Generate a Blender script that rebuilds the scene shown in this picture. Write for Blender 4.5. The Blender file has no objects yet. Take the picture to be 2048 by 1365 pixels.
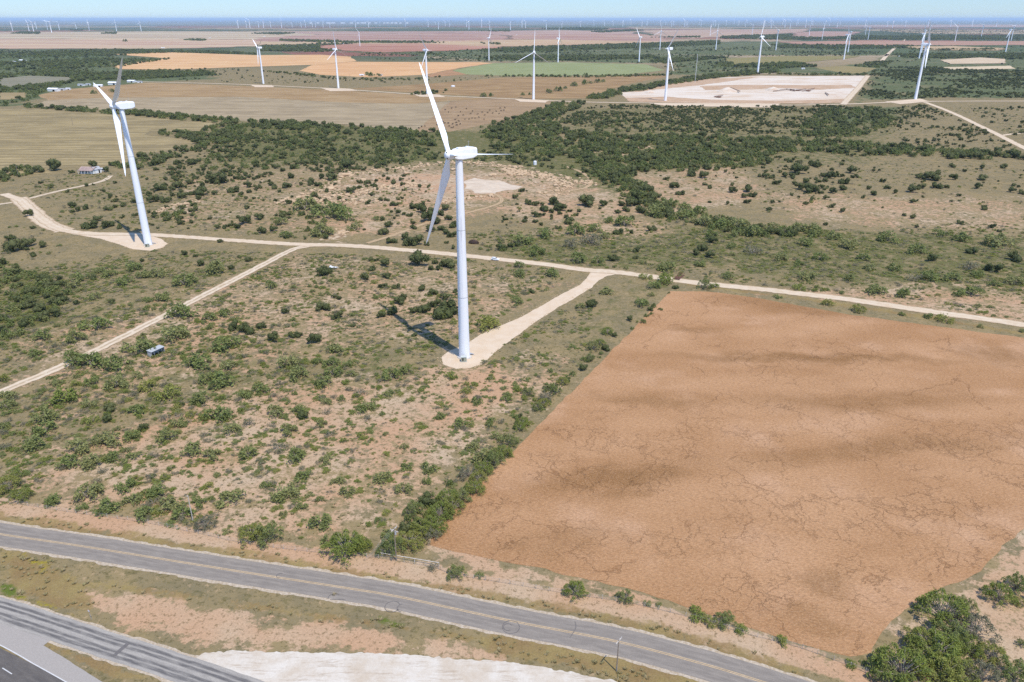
import bpy, bmesh, math, random
import numpy as np
from mathutils import Vector, Matrix
from mathutils.geometry import tessellate_polygon

# ------------------------------------------------------------------ camera, sky, sun, exposure
S = bpy.context.scene
COL = S.collection
F_PX, CAM_H, HORIZON = 1490.0, 122.0, 38.5          # focal length in px of the 2048 px photo, flight height, horizon row
PITCH = math.atan((682.5 - HORIZON) / F_PX)
cam_d = bpy.data.cameras.new('camera')
cam = bpy.data.objects.new('camera', cam_d)
COL.objects.link(cam)
cam.location = (0, 0, CAM_H)
cam.rotation_euler = (math.pi / 2 - PITCH, 0, 0)
cam_d.sensor_width = 36.0
cam_d.lens = F_PX / 2048 * 36.0
cam_d.clip_start = 0.5
cam_d.clip_end = 400000
S.camera = cam

SUN_AZ, SUN_EL = math.radians(145.5), math.radians(64)      # azimuth clockwise from +Y
W = bpy.data.worlds.new('World')
S.world = W
W.use_nodes = True
wn, wl = W.node_tree.nodes, W.node_tree.links
bg = wn['Background']
sky = wn.new('ShaderNodeTexSky')
sky.sky_type = 'NISHITA'
sky.sun_disc = False
sky.sun_elevation = SUN_EL
sky.sun_rotation = SUN_AZ
sky.altitude = 700
sky.air_density = 1.1
sky.dust_density = 0.0
sky.ozone_density = 4.0
# the band of sky just over the skyline is a deeper blue than the model's
geo = wn.new('ShaderNodeNewGeometry')
sp = wn.new('ShaderNodeSeparateXYZ')
wl.new(geo.outputs['Incoming'], sp.inputs[0])
mr = wn.new('ShaderNodeMapRange')
mr.inputs['From Min'].default_value, mr.inputs['From Max'].default_value = -0.30, -0.02
wl.new(sp.outputs[2], mr.inputs['Value'])
tc = wn.new('ShaderNodeMix')
tc.data_type = 'RGBA'
wl.new(mr.outputs[0], tc.inputs[0])
tc.inputs[6].default_value = (0.90, 0.92, 0.98, 1)
tc.inputs[7].default_value = (0.30, 0.40, 0.58, 1)
tint = wn.new('ShaderNodeMix')
tint.data_type, tint.blend_type = 'RGBA', 'MULTIPLY'
tint.inputs[0].default_value = 1.0
wl.new(sky.outputs[0], tint.inputs[6])
wl.new(tc.outputs[2], tint.inputs[7])
wl.new(tint.outputs[2], bg.inputs[0])
bg.inputs[1].default_value = 0.18
sd = bpy.data.lights.new('sun', 'SUN')
sd.energy = 3.5
sd.angle = math.radians(0.53)
sd.color = (1.0, 0.93, 0.82)
sun = bpy.data.objects.new('sun', sd)
COL.objects.link(sun)
sun_dir = Vector((math.sin(SUN_AZ) * math.cos(SUN_EL), math.cos(SUN_AZ) * math.cos(SUN_EL), math.sin(SUN_EL)))
sun.rotation_euler = sun_dir.to_track_quat('Z', 'Y').to_euler()
sun.location = (60, -100, 400)
S.view_settings.view_transform = 'Standard'
S.view_settings.look = 'None'
S.view_settings.exposure = 0.55
S.view_settings.gamma = 1.0
S.cycles.max_bounces = 5
S.cycles.diffuse_bounces = 2
S.cycles.transmission_bounces = 2
S.cycles.transparent_max_bounces = 4
S.cycles.volume_bounces = 0
S.cycles.use_denoising = False
S.cycles.denoising_input_passes = 'RGB_ALBEDO_NORMAL'
S.cycles.denoising_prefilter = 'ACCURATE'

rng = np.random.default_rng(7)
random.seed(7)
R_ = math.radians

# ------------------------------------------------------------------ helpers
_c, _s = math.cos(PITCH), math.sin(PITCH)


def gp(x, y, z=0.0):
    """the spot on the plain that lies at photo position (x, y)"""
    u, v = (x - 1024) / F_PX, (682.5 - y) / F_PX
    d = (u, _c + _s * v, -_s + _c * v)
    t = (z - CAM_H) / d[2]
    return Vector((d[0] * t, d[1] * t, z))


def G(s):
    """'x,y x,y' in photo px -> list of ground (x, y)"""
    return [tuple(gp(*map(float, p.split(',')))[:2]) for p in s.split()]


def px_per_m(x, y):
    p = gp(x, y)
    return F_PX / (p - Vector((0, 0, CAM_H))).dot(Vector((0, _c, -_s)))


def alb(r, g, b, k=1.7):
    f = lambda c: (c / 255 / 12.92) if c < 11 else ((c / 255 + 0.055) / 1.055) ** 2.4
    return (f(r) / k, f(g) / k, f(b) / k, 1.0)


def hash2(ix, iy, seed):
    h = (ix.astype(np.int64) * 374761393 + iy.astype(np.int64) * 668265263 + seed * 144665) & 0x7fffffff
    h = ((h ^ (h >> 13)) * 1274126177) & 0x7fffffff
    return ((h ^ (h >> 16)) & 0xffff) / 65535.0


def vnoise(x, y, seed=0):
    ix, iy = np.floor(x), np.floor(y)
    fx, fy = x - ix, y - iy
    fx, fy = fx * fx * (3 - 2 * fx), fy * fy * (3 - 2 * fy)
    a, b = hash2(ix, iy, seed), hash2(ix + 1, iy, seed)
    c, d = hash2(ix, iy + 1, seed), hash2(ix + 1, iy + 1, seed)
    return (a * (1 - fx) + b * fx) * (1 - fy) + (c * (1 - fx) + d * fx) * fy


def fbm(x, y, seed=0, n=4):
    o, amp, tot = 0, 1.0, 0
    for k in range(n):
        o = o + amp * vnoise(x * 2 ** k, y * 2 ** k, seed + k * 17)
        tot += amp
        amp *= 0.55
    return o / tot


def inside(poly, X, Y):
    r = np.zeros(X.shape, bool)
    n = len(poly)
    for i in range(n):
        x0, y0 = poly[i]
        x1, y1 = poly[(i + 1) % n]
        if y0 == y1:
            continue
        r ^= ((y0 > Y) != (y1 > Y)) & (X < (x1 - x0) * (Y - y0) / (y1 - y0) + x0)
    return r


def dist_line(pts, X, Y):
    d = np.full(X.shape, 1e9)
    for (x0, y0), (x1, y1) in zip(pts[:-1], pts[1:]):
        ex, ey = x1 - x0, y1 - y0
        t = np.clip(((X - x0) * ex + (Y - y0) * ey) / max(ex * ex + ey * ey, 1e-9), 0, 1)
        d = np.minimum(d, np.hypot(X - x0 - t * ex, Y - y0 - t * ey))
    return d


# ---- node helpers
class NT:
    def __init__(s, name, rough=0.9, spec=0.15):
        s.m = bpy.data.materials.new(name)
        s.m.use_nodes = True
        s.n, s.l = s.m.node_tree.nodes, s.m.node_tree.links
        s.b = s.n['Principled BSDF']
        s.b.inputs['Roughness'].default_value = rough
        s.b.inputs['Specular IOR Level'].default_value = spec
        s._pos = None

    def put(s, sock, v):
        if isinstance(v, bpy.types.NodeSocket):
            s.l.new(v, sock)
        elif v is not None:
            sock.default_value = v

    @property
    def pos(s):
        if s._pos is None:
            s._pos = s.n.new('ShaderNodeTexCoord').outputs['Object']
        return s._pos

    def mapping(s, v, scale=(1, 1, 1), rot=0.0, loc=(0, 0, 0)):
        n = s.n.new('ShaderNodeMapping')
        s.put(n.inputs['Vector'], v)
        n.inputs['Scale'].default_value = scale
        n.inputs['Rotation'].default_value = (0, 0, rot)
        n.inputs['Location'].default_value = loc
        return n.outputs[0]

    def noise(s, scale, detail=4, rough=0.55, vec=None, dist=0.0, out=0):
        n = s.n.new('ShaderNodeTexNoise')
        s.put(n.inputs['Vector'], vec or s.pos)
        n.inputs['Scale'].default_value = scale
        n.inputs['Detail'].default_value = detail
        n.inputs['Roughness'].default_value = rough
        n.inputs['Distortion'].default_value = dist
        return n.outputs[out]

    def voro(s, scale, vec=None, feature='F1', out='Distance', metric=None, rnd=1.0):
        n = s.n.new('ShaderNodeTexVoronoi')
        n.feature = feature
        if metric:
            n.distance = metric
        s.put(n.inputs['Vector'], vec or s.pos)
        n.inputs['Scale'].default_value = scale
        n.inputs['Randomness'].default_value = rnd
        return n.outputs[out]

    def math(s, op, a, b=None, c=None, clamp=False):
        n = s.n.new('ShaderNodeMath')
        n.operation = op
        n.use_clamp = clamp
        for i, v in enumerate((a, b, c)):
            if v is not None:
                s.put(n.inputs[i], v)
        return n.outputs[0]

    def step(s, v, lo, hi, t0=0.0, t1=1.0):
        n = s.n.new('ShaderNodeMapRange')
        n.interpolation_type = 'SMOOTHSTEP'
        s.put(n.inputs['Value'], v)
        n.inputs['From Min'].default_value = lo
        n.inputs['From Max'].default_value = hi
        n.inputs['To Min'].default_value = t0
        n.inputs['To Max'].default_value = t1
        return n.outputs['Result']

    def mix(s, f, a, b, mode='MIX'):
        n = s.n.new('ShaderNodeMix')
        n.data_type = 'RGBA'
        n.blend_type = mode
        s.put(n.inputs[0], f)
        s.put(n.inputs[6], a)
        s.put(n.inputs[7], b)
        return n.outputs[2]

    def scale_col(s, col, f):
        n = s.n.new('ShaderNodeVectorMath')
        n.operation = 'SCALE'
        s.put(n.inputs[0], col if isinstance(col, bpy.types.NodeSocket) else col[:3])
        s.put(n.inputs['Scale'], f)
        return n.outputs[0]

    def attr(s, name):
        n = s.n.new('ShaderNodeAttribute')
        n.attribute_name = name
        return n.outputs['Fac']

    def ramp(s, f, stops, const=False):
        n = s.n.new('ShaderNodeValToRGB')
        s.put(n.inputs[0], f)
        r = n.color_ramp
        r.interpolation = 'CONSTANT' if const else 'LINEAR'
        while len(r.elements) < len(stops):
            r.elements.new(0.5)
        for e, (p, c) in zip(r.elements, stops):
            e.position = p
            e.color = c
        return n.outputs[0]

    def bump(s, h, strength=0.5, dist=0.1):
        n = s.n.new('ShaderNodeBump')
        n.inputs['Strength'].default_value = strength
        n.inputs['Distance'].default_value = dist
        s.put(n.inputs['Height'], h)
        s.l.new(n.outputs[0], s.b.inputs['Normal'])

    def done(s, col):
        s.put(s.b.inputs['Base Color'], col)
        return s.m


def plain(name, col, rough=0.7, spec=0.3, metal=0.0, var=0.12, scale=2.0):
    t = NT(name, rough, spec)
    t.b.inputs['Metallic'].default_value = metal
    n = t.noise(scale, 5, 0.6)
    return t.done(t.scale_col(col, t.step(n, 0.25, 0.75, 1 - var, 1 + var)))


# ---- object helpers
def tag(o, label=None, cat=None, group=None, kind=None):
    for k, v in (('label', label), ('category', cat), ('group', group), ('kind', kind)):
        if v:
            o[k] = v
    return o


def empty(name, loc, rz=0.0, scale=1.0):
    o = bpy.data.objects.new(name, None)
    COL.objects.link(o)
    o.location = loc
    o.rotation_euler = (0, 0, rz)
    o.scale = (scale,) * 3
    o.empty_display_size = 0.5
    return o


def obj(name, data, mat=None, parent=None, loc=None):
    """link a bmesh / mesh as one object"""
    if isinstance(data, bmesh.types.BMesh):
        me = bpy.data.meshes.new(name)
        data.to_mesh(me)
        data.free()
    else:
        me = data
    if mat is not None and not me.materials:
        for m in (mat if isinstance(mat, (list, tuple)) else [mat]):
            me.materials.append(m)
    o = bpy.data.objects.new(name, me)
    COL.objects.link(o)
    if parent:
        o.parent = parent
    if loc is not None:
        o.location = loc
    return o


def copy_tree(o, parent=None):
    c = o.copy()
    COL.objects.link(c)
    if parent:
        c.parent = parent
    for ch in list(o.children):
        copy_tree(ch, c)
    return c


def np_mesh(name, verts, quads=None, tris=None):
    me = bpy.data.meshes.new(name)
    V = np.asarray(verts, np.float32)
    me.vertices.add(len(V))
    me.vertices.foreach_set('co', V.ravel())
    idx, start, tot = [], [], []
    k = 0
    if quads is not None and len(quads):
        q = np.asarray(quads, np.int32)
        idx.append(q.ravel())
        start.append(np.arange(len(q)) * 4)
        k = len(q) * 4
    if tris is not None and len(tris):
        t = np.asarray(tris, np.int32)
        idx.append(t.ravel())
        start.append(k + np.arange(len(t)) * 3)
    idx, start = np.concatenate(idx), np.concatenate(start)
    me.loops.add(len(idx))
    me.loops.foreach_set('vertex_index', idx.astype(np.int32))
    me.polygons.add(len(start))
    me.polygons.foreach_set('loop_start', start.astype(np.int32))
    me.update(calc_edges=True)
    me.validate()
    return me


def box(bm, cx, cy, cz, sx, sy, sz, rot=None, bevel=0.0):
    r = bmesh.ops.create_cube(bm, size=1.0)
    vs = r['verts']
    M = Matrix.Translation((cx, cy, cz)) @ (rot.to_4x4() if rot else Matrix()) @ Matrix.Diagonal((sx, sy, sz, 1))
    bmesh.ops.transform(bm, matrix=M, verts=vs)
    if bevel:
        es = {e for v in vs for e in v.link_edges}
        bmesh.ops.bevel(bm, geom=list(es), offset=bevel, segments=2, affect='EDGES')
    return vs


def tube(bm, p0, p1, r0, r1=None, n=6, caps=True):
    p0, p1 = Vector(p0), Vector(p1)
    r1 = r0 if r1 is None else r1
    z = (p1 - p0)
    if z.length < 1e-6:
        return
    q = z.to_track_quat('Z', 'Y')
    ra, rb = [], []
    for i in range(n):
        a = 2 * math.pi * i / n
        d = q @ Vector((math.cos(a), math.sin(a), 0))
        ra.append(bm.verts.new(p0 + d * r0))
        rb.append(bm.verts.new(p1 + d * r1))
    for i in range(n):
        j = (i + 1) % n
        bm.faces.new((ra[i], ra[j], rb[j], rb[i]))
    if caps:
        bm.faces.new(rb)
        bm.faces.new(ra[::-1])


def smooth(o):
    o.data.polygons.foreach_set('use_smooth', [True] * len(o.data.polygons))
    return o


def resample(pts, step):
    """Catmull-Rom through pts, then even spacing"""
    P = np.array(pts, float)
    P = np.vstack([2 * P[0] - P[1], P, 2 * P[-1] - P[-2]])
    out = []
    for i in range(1, len(P) - 2):
        a, b, c, d = P[i - 1], P[i], P[i + 1], P[i + 2]
        m = max(2, int(np.linalg.norm(c - b) / step))
        for t in np.linspace(0, 1, m, endpoint=False):
            out.append(0.5 * ((2 * b) + (c - a) * t + (2 * a - 5 * b + 4 * c - d) * t * t + (3 * b - a - 3 * c + d) * t ** 3))
    out.append(P[-2])
    return np.array(out)


def strip(name, pts, w, z, mat, step=2.0, jit=0.0, cols=8, off=0.0, w1=None, zf=0.0, label=None):
    """a road-like ribbon along ground pts; float attribute 'across' runs -1..1"""
    P = resample(pts, step)
    T = np.gradient(P, axis=0)
    T /= np.linalg.norm(T, axis=1)[:, None] + 1e-9
    N = np.stack([-T[:, 1], T[:, 0]], 1)
    m = len(P)
    W_ = np.linspace(w, w1 if w1 else w, m) / 2
    L = np.concatenate([[0], np.cumsum(np.linalg.norm(np.diff(P, axis=0), axis=1))])
    seed = abs(hash(name)) % 97 if False else int(P[0, 0]) % 97
    jl = (fbm(L / 2.2, L * 0, seed, 4) - 0.5) * 2 * jit
    jr = (fbm(L / 2.2, L * 0 + 9, seed + 5, 4) - 0.5) * 2 * jit
    u = np.linspace(-1, 1, cols + 1)
    V = np.zeros((m, cols + 1, 3))
    for j, uu in enumerate(u):
        o = off + uu * W_ + (jr * max(uu, 0) - jl * min(uu, 0)) * np.sign(uu)
        V[:, j, :2] = P + N * o[:, None]
    dist = np.hypot(P[:, 0], P[:, 1])
    V[:, :, 2] = (z + zf * np.clip((dist - 600) / 1000, 0, 1))[:, None]
    k = cols + 1
    I = np.arange(m - 1)[:, None] * k + np.arange(cols)[None, :]
    Q = np.stack([I, I + k, I + k + 1, I + 1], -1).reshape(-1, 4)
    me = np_mesh(name, V.reshape(-1, 3), Q[:, ::-1])
    a = me.attributes.new('across', 'FLOAT', 'POINT')
    a.data.foreach_set('value', np.tile(u, m).astype(np.float32))
    a = me.attributes.new('along', 'FLOAT', 'POINT')
    a.data.foreach_set('value', np.repeat(L, k).astype(np.float32))
    o = obj(name, me, mat)
    o['kind'] = 'structure'
    return o


def sheet(name, poly, z, mat, jit=0.0, step=3.0):
    """a flat field / pad with a ragged outline"""
    P = np.array(poly)
    out = []
    for i in range(len(P)):
        a, b = P[i], P[(i + 1) % len(P)]
        d = b - a
        L = np.linalg.norm(d)
        n = int(min(max(1, L / step), 160))
        nn = np.array([-d[1], d[0]]) / max(L, 1e-6)
        for t in np.arange(n) / n:
            q = a + d * t
            j = (float(fbm(np.array(q[0] / step / 2), np.array(q[1] / step / 2), 3, 2)) - 0.5) * 2 * jit
            out.append(q + nn * j)
    area = sum(a[0] * b[1] - b[0] * a[1] for a, b in zip(out, out[1:] + out[:1]))
    if area < 0:
        out = out[::-1]
    tri = tessellate_polygon([[Vector((x, y, 0)) for x, y in out]])
    T = [t if (out[t[1]][0] - out[t[0]][0]) * (out[t[2]][1] - out[t[0]][1]) - (out[t[1]][1] - out[t[0]][1]) * (out[t[2]][0] - out[t[0]][0]) > 0 else t[::-1] for t in tri]
    bm = np_mesh(name, [(x, y, z) for x, y in out], None, T)
    o = obj(name, bm, mat)
    o['kind'] = 'structure'
    return o


def ordinal(n):
    w = ['first', 'second', 'third', 'fourth', 'fifth', 'sixth', 'seventh', 'eighth', 'ninth', 'tenth', 'eleventh', 'twelfth', 'thirteenth',
         'fourteenth', 'fifteenth', 'sixteenth', 'seventeenth', 'eighteenth', 'nineteenth']
    if n <= 19:
        return w[n - 1]
    t = ['twent', 'thirt', 'fort', 'fift', 'sixt', 'sevent', 'eight', 'ninet']
    if n % 10 == 0:
        return t[n // 10 - 2] + 'ieth'
    return t[n // 10 - 2] + 'y-' + w[n % 10 - 1]

# ------------------------------------------------------------------ ground: what grows where
# (kind, 'P'olygon or 'L'ine, photo outline, strength, edge softness in m [, half width in m])
PAINT = [
    ('bare', 'P', '430,760 900,735 1130,700 1000,900 850,1060 600,1105 0,1000 0,900 300,830', 0.62, 14),
    ('bare', 'P', '830,735 1000,725 1130,760 1010,860 900,900 820,820', 0.75, 10),
    ('bare', 'P', '0,640 130,640 600,500 920,520 1190,560 900,700 420,770 0,900', 0.47, 15),
    ('bare', 'P', '720,540 900,560 900,640 700,680 560,640', 0.50, 12),
    ('bare', 'P', '1480,380 1760,385 2048,385 2200,470 1800,470 1560,440', 0.5, 22),
    ('bare', 'P', '1500,590 1800,560 2048,560 2200,690 1700,600', 0.62, 8),
    ('bare', 'P', '1160,350 1480,330 1560,400 1400,430 1040,450 960,420', 0.55, 14),
    ('bare', 'P', '1100,440 1290,430 1380,470 1250,500 1050,470', 0.48, 12),
    ('bare', 'P', '340,360 620,330 900,330 860,420 560,480 330,450', 0.42, 14),
    ('bare', 'P', '560,400 900,330 1000,430 800,480 640,470', 0.52, 14),
    ('bare', 'L', '-80,1002 0,1016 150,1036 300,1060 512,1094 700,1126 900,1158 1100,1190 1300,1226 1500,1284 1700,1346 1800,1380', 1.0, 2.0, 3.6),
    ('bare', 'P', '1730,1340 1800,1240 1940,1160 2048,1060 2300,1000 2300,1500 1800,1500', 0.78, 5),
    ('bare', 'P', '170,1186 300,1192 500,1232 700,1252 900,1290 1000,1316 700,1302 420,1302 300,1268 200,1240', 1.0, 4),
    ('bare', 'P', '820,1090 900,1060 1000,1120 1400,1210 1700,1310 1600,1300 1300,1215 1000,1160', 0.8, 4),
    ('green', 'P', '1000,470 1290,465 1440,430 1520,470 1480,540 1200,540 980,520', 0.62, 12),
    ('green', 'P', '1100,215 1850,215 1760,330 1350,345 1150,330', 0.55, 20),
    ('green', 'P', '440,240 1000,262 1200,290 1300,420 1000,330 420,330', 0.7, 20),
    ('green', 'P', '0,515 150,560 130,640 0,690', 0.75, 8),
    ('scrub', 'P', '-300,101 230,107 228,132 300,142 430,146 440,160 330,163 150,180 60,212 -300,212', 0.85, 40),
    ('scrub', 'P', '230,100 512,104 700,112 512,109 340,104', 0.6, 60),
    ('scrub', 'P', '512,92 760,92 850,98 1000,94 1100,92 1340,86 1500,84 2300,84 2300,112 1780,112 1480,112 1330,126 1290,128 1130,124 960,124 820,110 700,106', 0.75, 60),
    ('scrub', 'P', '1330,112 1480,116 1640,134 1740,126 1760,112 2300,112 2300,200 1900,197 1700,206 1740,150 1560,146 1400,152 1330,150 1340,128', 0.72, 30),
    ('scrub', 'P', '1640,216 1850,210 1740,270 1600,280', 0.6, 25),
    ('green', 'P', '0,560 300,500 600,500 520,570 300,640 0,760', 0.45, 14),
    ('green', 'P', '330,690 700,640 900,700 800,790 560,800 420,900 200,960 0,900 0,800', 0.46, 14),
    ('green', 'P', '1440,450 2048,470 2300,500 2300,600 2048,600 1700,570 1440,555', 0.62, 12),
    ('green', 'P', '60,360 500,330 620,390 560,460 300,470 120,440', 0.42, 20),
    ('green', 'P', '0,560 520,540 600,500 130,720 0,780', 0.40, 14),
    ('green', 'P', '0,780 300,690 560,760 520,880 300,960 0,980', 0.45, 16),
    ('green', 'P', '1240,555 1360,560 1160,740 1000,900 860,1050 800,1090 930,900 1100,700', 0.45, 6),
    ('olive', 'L', '-80,1026 0,1036 150,1058 300,1082 512,1112 700,1150 850,1172 960,1190 1100,1212 1300,1256 1450,1296 1600,1345', 0.78, 2.2, 2.6),
    ('olive', 'L', '180,1168 400,1194 600,1228 780,1252 1000,1284 1200,1322 1330,1352', 0.78, 2.0, 1.5),
    ('olive', 'L', '1000,1284 1200,1322 1330,1352 1440,1400', 0.9, 2.0, 4.0),
    ('olive', 'P', '0,1094 110,1112 170,1160 200,1235 110,1222 0,1185', 0.8, 2.5),
    ('olive', 'P', '100,1282 330,1362 230,1366 88,1294', 0.8, 1.0),
    ('olive', 'L', '1380,570 1560,592 1700,612 1850,634 2048,668', 0.8, 2.5, 3.0),
    ('yellow', 'P', '40,1108 110,1112 118,1140 80,1160 60,1140', 0.75, 3),
    ('yellow', 'P', '0,1178 50,1186 120,1210 150,1235 60,1214 0,1196', 0.55, 2),
    ('lush', 'P', '0,1158 40,1172 52,1200 0,1192', 0.7, 1.5),
    ('lush', 'L', '760,1240 800,1252', 0.7, 1.5, 1.6),
    ('rock', 'P', '600,400 680,350 760,345 860,334 930,345 930,395 800,408 700,415', 0.62, 12),
    ('bare', 'P', '600,400 700,350 900,340 1060,345 1160,372 1040,400 880,420 700,425', 0.6, 14),
    ('rock', 'P', '620,395 700,345 860,325 1000,320 1130,345 1180,368 1130,380 1000,392 880,405 720,415', 0.58, 10),
    ('bare', 'P', '740,352 860,346 935,352 950,390 860,388 760,384', 1.0, 8),
    ('rock', 'P', '300,445 330,415 400,400 405,420 350,432', 0.8, 3),
    ('rock', 'P', '630,480 690,455 705,462 690,492', 0.8, 4),
    ('rock', 'P', '1180,300 1300,295 1310,312 1240,318', 0.7, 6),
]
PAINT = [(k, t, G(s), v, e, (r[0] if r else 0)) for k, t, s, v, e, *r in PAINT]


def paint(X, Y):
    out = {k: np.zeros(X.shape) for k in ('bare', 'green', 'olive', 'yellow', 'lush', 'rock', 'scrub')}
    wob = (fbm(X / 7, Y / 7, 11, 3) - 0.5) * 2
    for k, t, pts, v, e, r in PAINT:
        P = np.array(pts)
        m = 3 * e + r + 6
        sel = (X > P[:, 0].min() - m) & (X < P[:, 0].max() + m) & (Y > P[:, 1].min() - m) & (Y < P[:, 1].max() + m)
        if not sel.any():
            continue
        x, y = X[sel], Y[sel]
        if t == 'L':
            d = dist_line(pts, x, y) - r
        else:
            d = dist_line(pts + [pts[0]], x, y)
            d = np.where(inside(pts, x, y), -d, d)
        d = d + wob[sel] * e * 0.9
        out[k][sel] = np.maximum(out[k][sel], v * np.clip(0.5 - d / (2 * e), 0, 1))
    return out


def axis(lo_near, hi_near, step, grow, far):
    a = list(np.arange(lo_near, hi_near + 1e-6, step))
    d, x = step, hi_near
    while x < far:
        d *= 1 + grow
        x += d
        a.append(x)
    return a


xs = axis(0, 155, 0.75, 0.026, 130000)
xs = np.array([-v for v in xs[:0:-1]] + xs)
ys = list(np.arange(97, 190, 0.7)) + axis(190, 420, 1.5, 0.022, 130000)
ys = np.array([-4000, -1500, -600, -200, -50, 30, 60, 80, 90] + ys)
GX, GY = np.meshgrid(xs, ys)
nx_, ny_ = len(xs), len(ys)
I = np.arange(ny_ - 1)[:, None] * nx_ + np.arange(nx_ - 1)[None, :]
Q = np.stack([I, I + 1, I + nx_ + 1, I + nx_], -1).reshape(-1, 4)
gme = np_mesh('ground', np.stack([GX.ravel(), GY.ravel(), np.zeros(GX.size)], 1), Q)
near_sel = (np.hypot(GX, GY) < 12000).ravel()
pa = paint(GX.ravel()[near_sel], GY.ravel()[near_sel])
for k, v in pa.items():
    full = np.zeros(GX.size, np.float32)
    full[near_sel] = v
    a = gme.attributes.new(k, 'FLOAT', 'POINT')
    a.data.foreach_set('value', full)

SOIL_PINK = alb(216, 174, 138)
SOIL_PALE = alb(218, 192, 160)
DRY_GRASS = alb(168, 148, 108)
DRY_GREY = alb(146, 133, 101)
GREEN_G = alb(116, 120, 66)
OLIVE_G = alb(168, 148, 96)


def ground_material():
    t = NT('ground_soil_and_grass', 0.95, 0.05)
    big = t.noise(0.012, 5, 0.6)
    mid = t.noise(0.09, 7, 0.62)
    sml = t.noise(0.55, 6, 0.65)
    fin = t.noise(2.2, 4, 0.7)
    blot = t.noise(0.30, 8, 0.72, t.mapping(t.pos, (1, 1.25, 1), 0.6))
    dry = t.mix(t.step(mid, 0.35, 0.65), DRY_GRASS, DRY_GREY)
    dry = t.mix(t.math('MULTIPLY', t.step(blot, 0.52, 0.6), 0.6), dry, alb(122, 114, 74))
    dry = t.mix(t.math('MULTIPLY', t.step(t.noise(0.8, 6, 0.75), 0.53, 0.61), 0.6), dry, alb(98, 92, 58))
    dry = t.mix(t.math('MULTIPLY', t.step(t.noise(0.5, 6, 0.7, t.mapping(t.pos, (1, 1, 1), 0, (40, 7, 0))), 0.56, 0.66), 0.6), dry, alb(206, 176, 138))
    soil = t.mix(t.step(t.noise(0.035, 4, 0.5), 0.35, 0.7), SOIL_PINK, SOIL_PALE)
    soil = t.scale_col(soil, t.step(fin, 0.2, 0.8, 0.80, 1.16))
    soil = t.mix(t.math('MULTIPLY', t.step(t.noise(0.9, 6, 0.75), 0.54, 0.6), 0.7), soil, alb(134, 112, 78))
    # bare soil shows in ragged patches, more of them where the pasture is worn
    b = t.math('ADD', t.attr('bare'), t.math('ADD', t.math('MULTIPLY', t.math('SUBTRACT', mid, 0.5), 0.9), t.math('MULTIPLY', t.math('SUBTRACT', blot, 0.5), 2.4)))
    b = t.math('ADD', b, t.math('MULTIPLY', t.math('SUBTRACT', big, 0.5), 0.5))
    bare = t.math('MULTIPLY', t.step(b, 0.40, 0.66), 0.92)
    col = t.mix(bare, dry, soil)
    g = t.math('ADD', t.attr('green'), t.math('MULTIPLY', t.math('SUBTRACT', t.noise(0.14, 6, 0.65), 0.5), 1.6))
    col = t.mix(t.math('MULTIPLY', t.step(g, 0.42, 0.7), 0.8), col, t.mix(t.step(sml, 0.4, 0.6), GREEN_G, alb(98, 98, 62)))
    o = t.math('ADD', t.attr('olive'), t.math('MULTIPLY', t.math('SUBTRACT', sml, 0.5), 1.3))
    oc = t.mix(t.step(mid, 0.35, 0.65), OLIVE_G, alb(158, 130, 88))
    oc = t.scale_col(oc, t.step(fin, 0.2, 0.8, 0.75, 1.25))
    col = t.mix(t.math('MULTIPLY', t.step(o, 0.46, 0.76), 0.8), col, oc)
    y = t.math('ADD', t.attr('yellow'), t.math('MULTIPLY', t.math('SUBTRACT', sml, 0.5), 1.2))
    col = t.mix(t.step(y, 0.4, 0.6), col, t.mix(t.step(fin, 0.4, 0.6), alb(190, 172, 62), alb(150, 138, 60)))
    l = t.math('ADD', t.attr('lush'), t.math('MULTIPLY', t.math('SUBTRACT', sml, 0.5), 0.8))
    col = t.mix(t.step(l, 0.35, 0.6), col, alb(110, 122, 56))
    # broken limestone
    rv = t.voro(0.28, t.mapping(t.pos, (1, 1.5, 1)), out='Distance')
    rk = t.mix(t.step(rv, 0.25, 0.75), alb(232, 208, 176), alb(164, 136, 104))
    rk = t.mix(t.math('MULTIPLY', t.step(t.noise(0.9, 6, 0.7), 0.52, 0.66), 0.7), rk, alb(120, 98, 74))
    r = t.math('ADD', t.attr('rock'), t.math('ADD', t.math('MULTIPLY', t.math('SUBTRACT', mid, 0.5), 2.2), t.math('MULTIPLY', t.math('SUBTRACT', sml, 0.5), 0.9)))
    col = t.mix(t.step(r, 0.6, 0.85), col, rk)
    # the plain beyond the pastures: a patchwork of scrub, stubble and red ploughland
    sep = t.n.new('ShaderNodeSeparateXYZ')
    t.put(sep.inputs[0], t.pos)
    wv = t.noise(0.0016, 3, 0.5, out=1)
    wp = t.n.new('ShaderNodeVectorMath')
    wp.operation = 'MULTIPLY_ADD'
    t.put(wp.inputs[0], wv)
    wp.inputs[1].default_value = (260, 260, 0)
    t.put(wp.inputs[2], t.pos)
    cell = t.voro(0.00085, t.mapping(wp.outputs[0], (0.8, 0.55, 1), 0.2), out='Color', metric='CHEBYCHEV', rnd=0.9)
    sc = t.n.new('ShaderNodeSeparateXYZ')
    t.put(sc.inputs[0], cell)
    farm = t.ramp(sc.outputs[0], [(0.0, alb(92, 104, 74)), (0.30, alb(186, 164, 132)), (0.46, alb(112, 118, 84)), (0.62, alb(172, 128, 108)), (0.74, alb(196, 172, 140)), (0.86, alb(158, 106, 90))], True)
    scr = t.math('ADD', t.noise(0.004, 8, 0.65), t.math('MULTIPLY', t.math('SUBTRACT', t.noise(0.0007, 4, 0.5), 0.5), 0.9))
    far = t.mix(t.step(scr, 0.5, 0.6), farm, alb(84, 98, 68))
    far = t.mix(t.math('MULTIPLY', t.step(t.noise(0.02, 6, 0.7), 0.45, 0.6), 0.45), far, alb(128, 120, 92))
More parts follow.
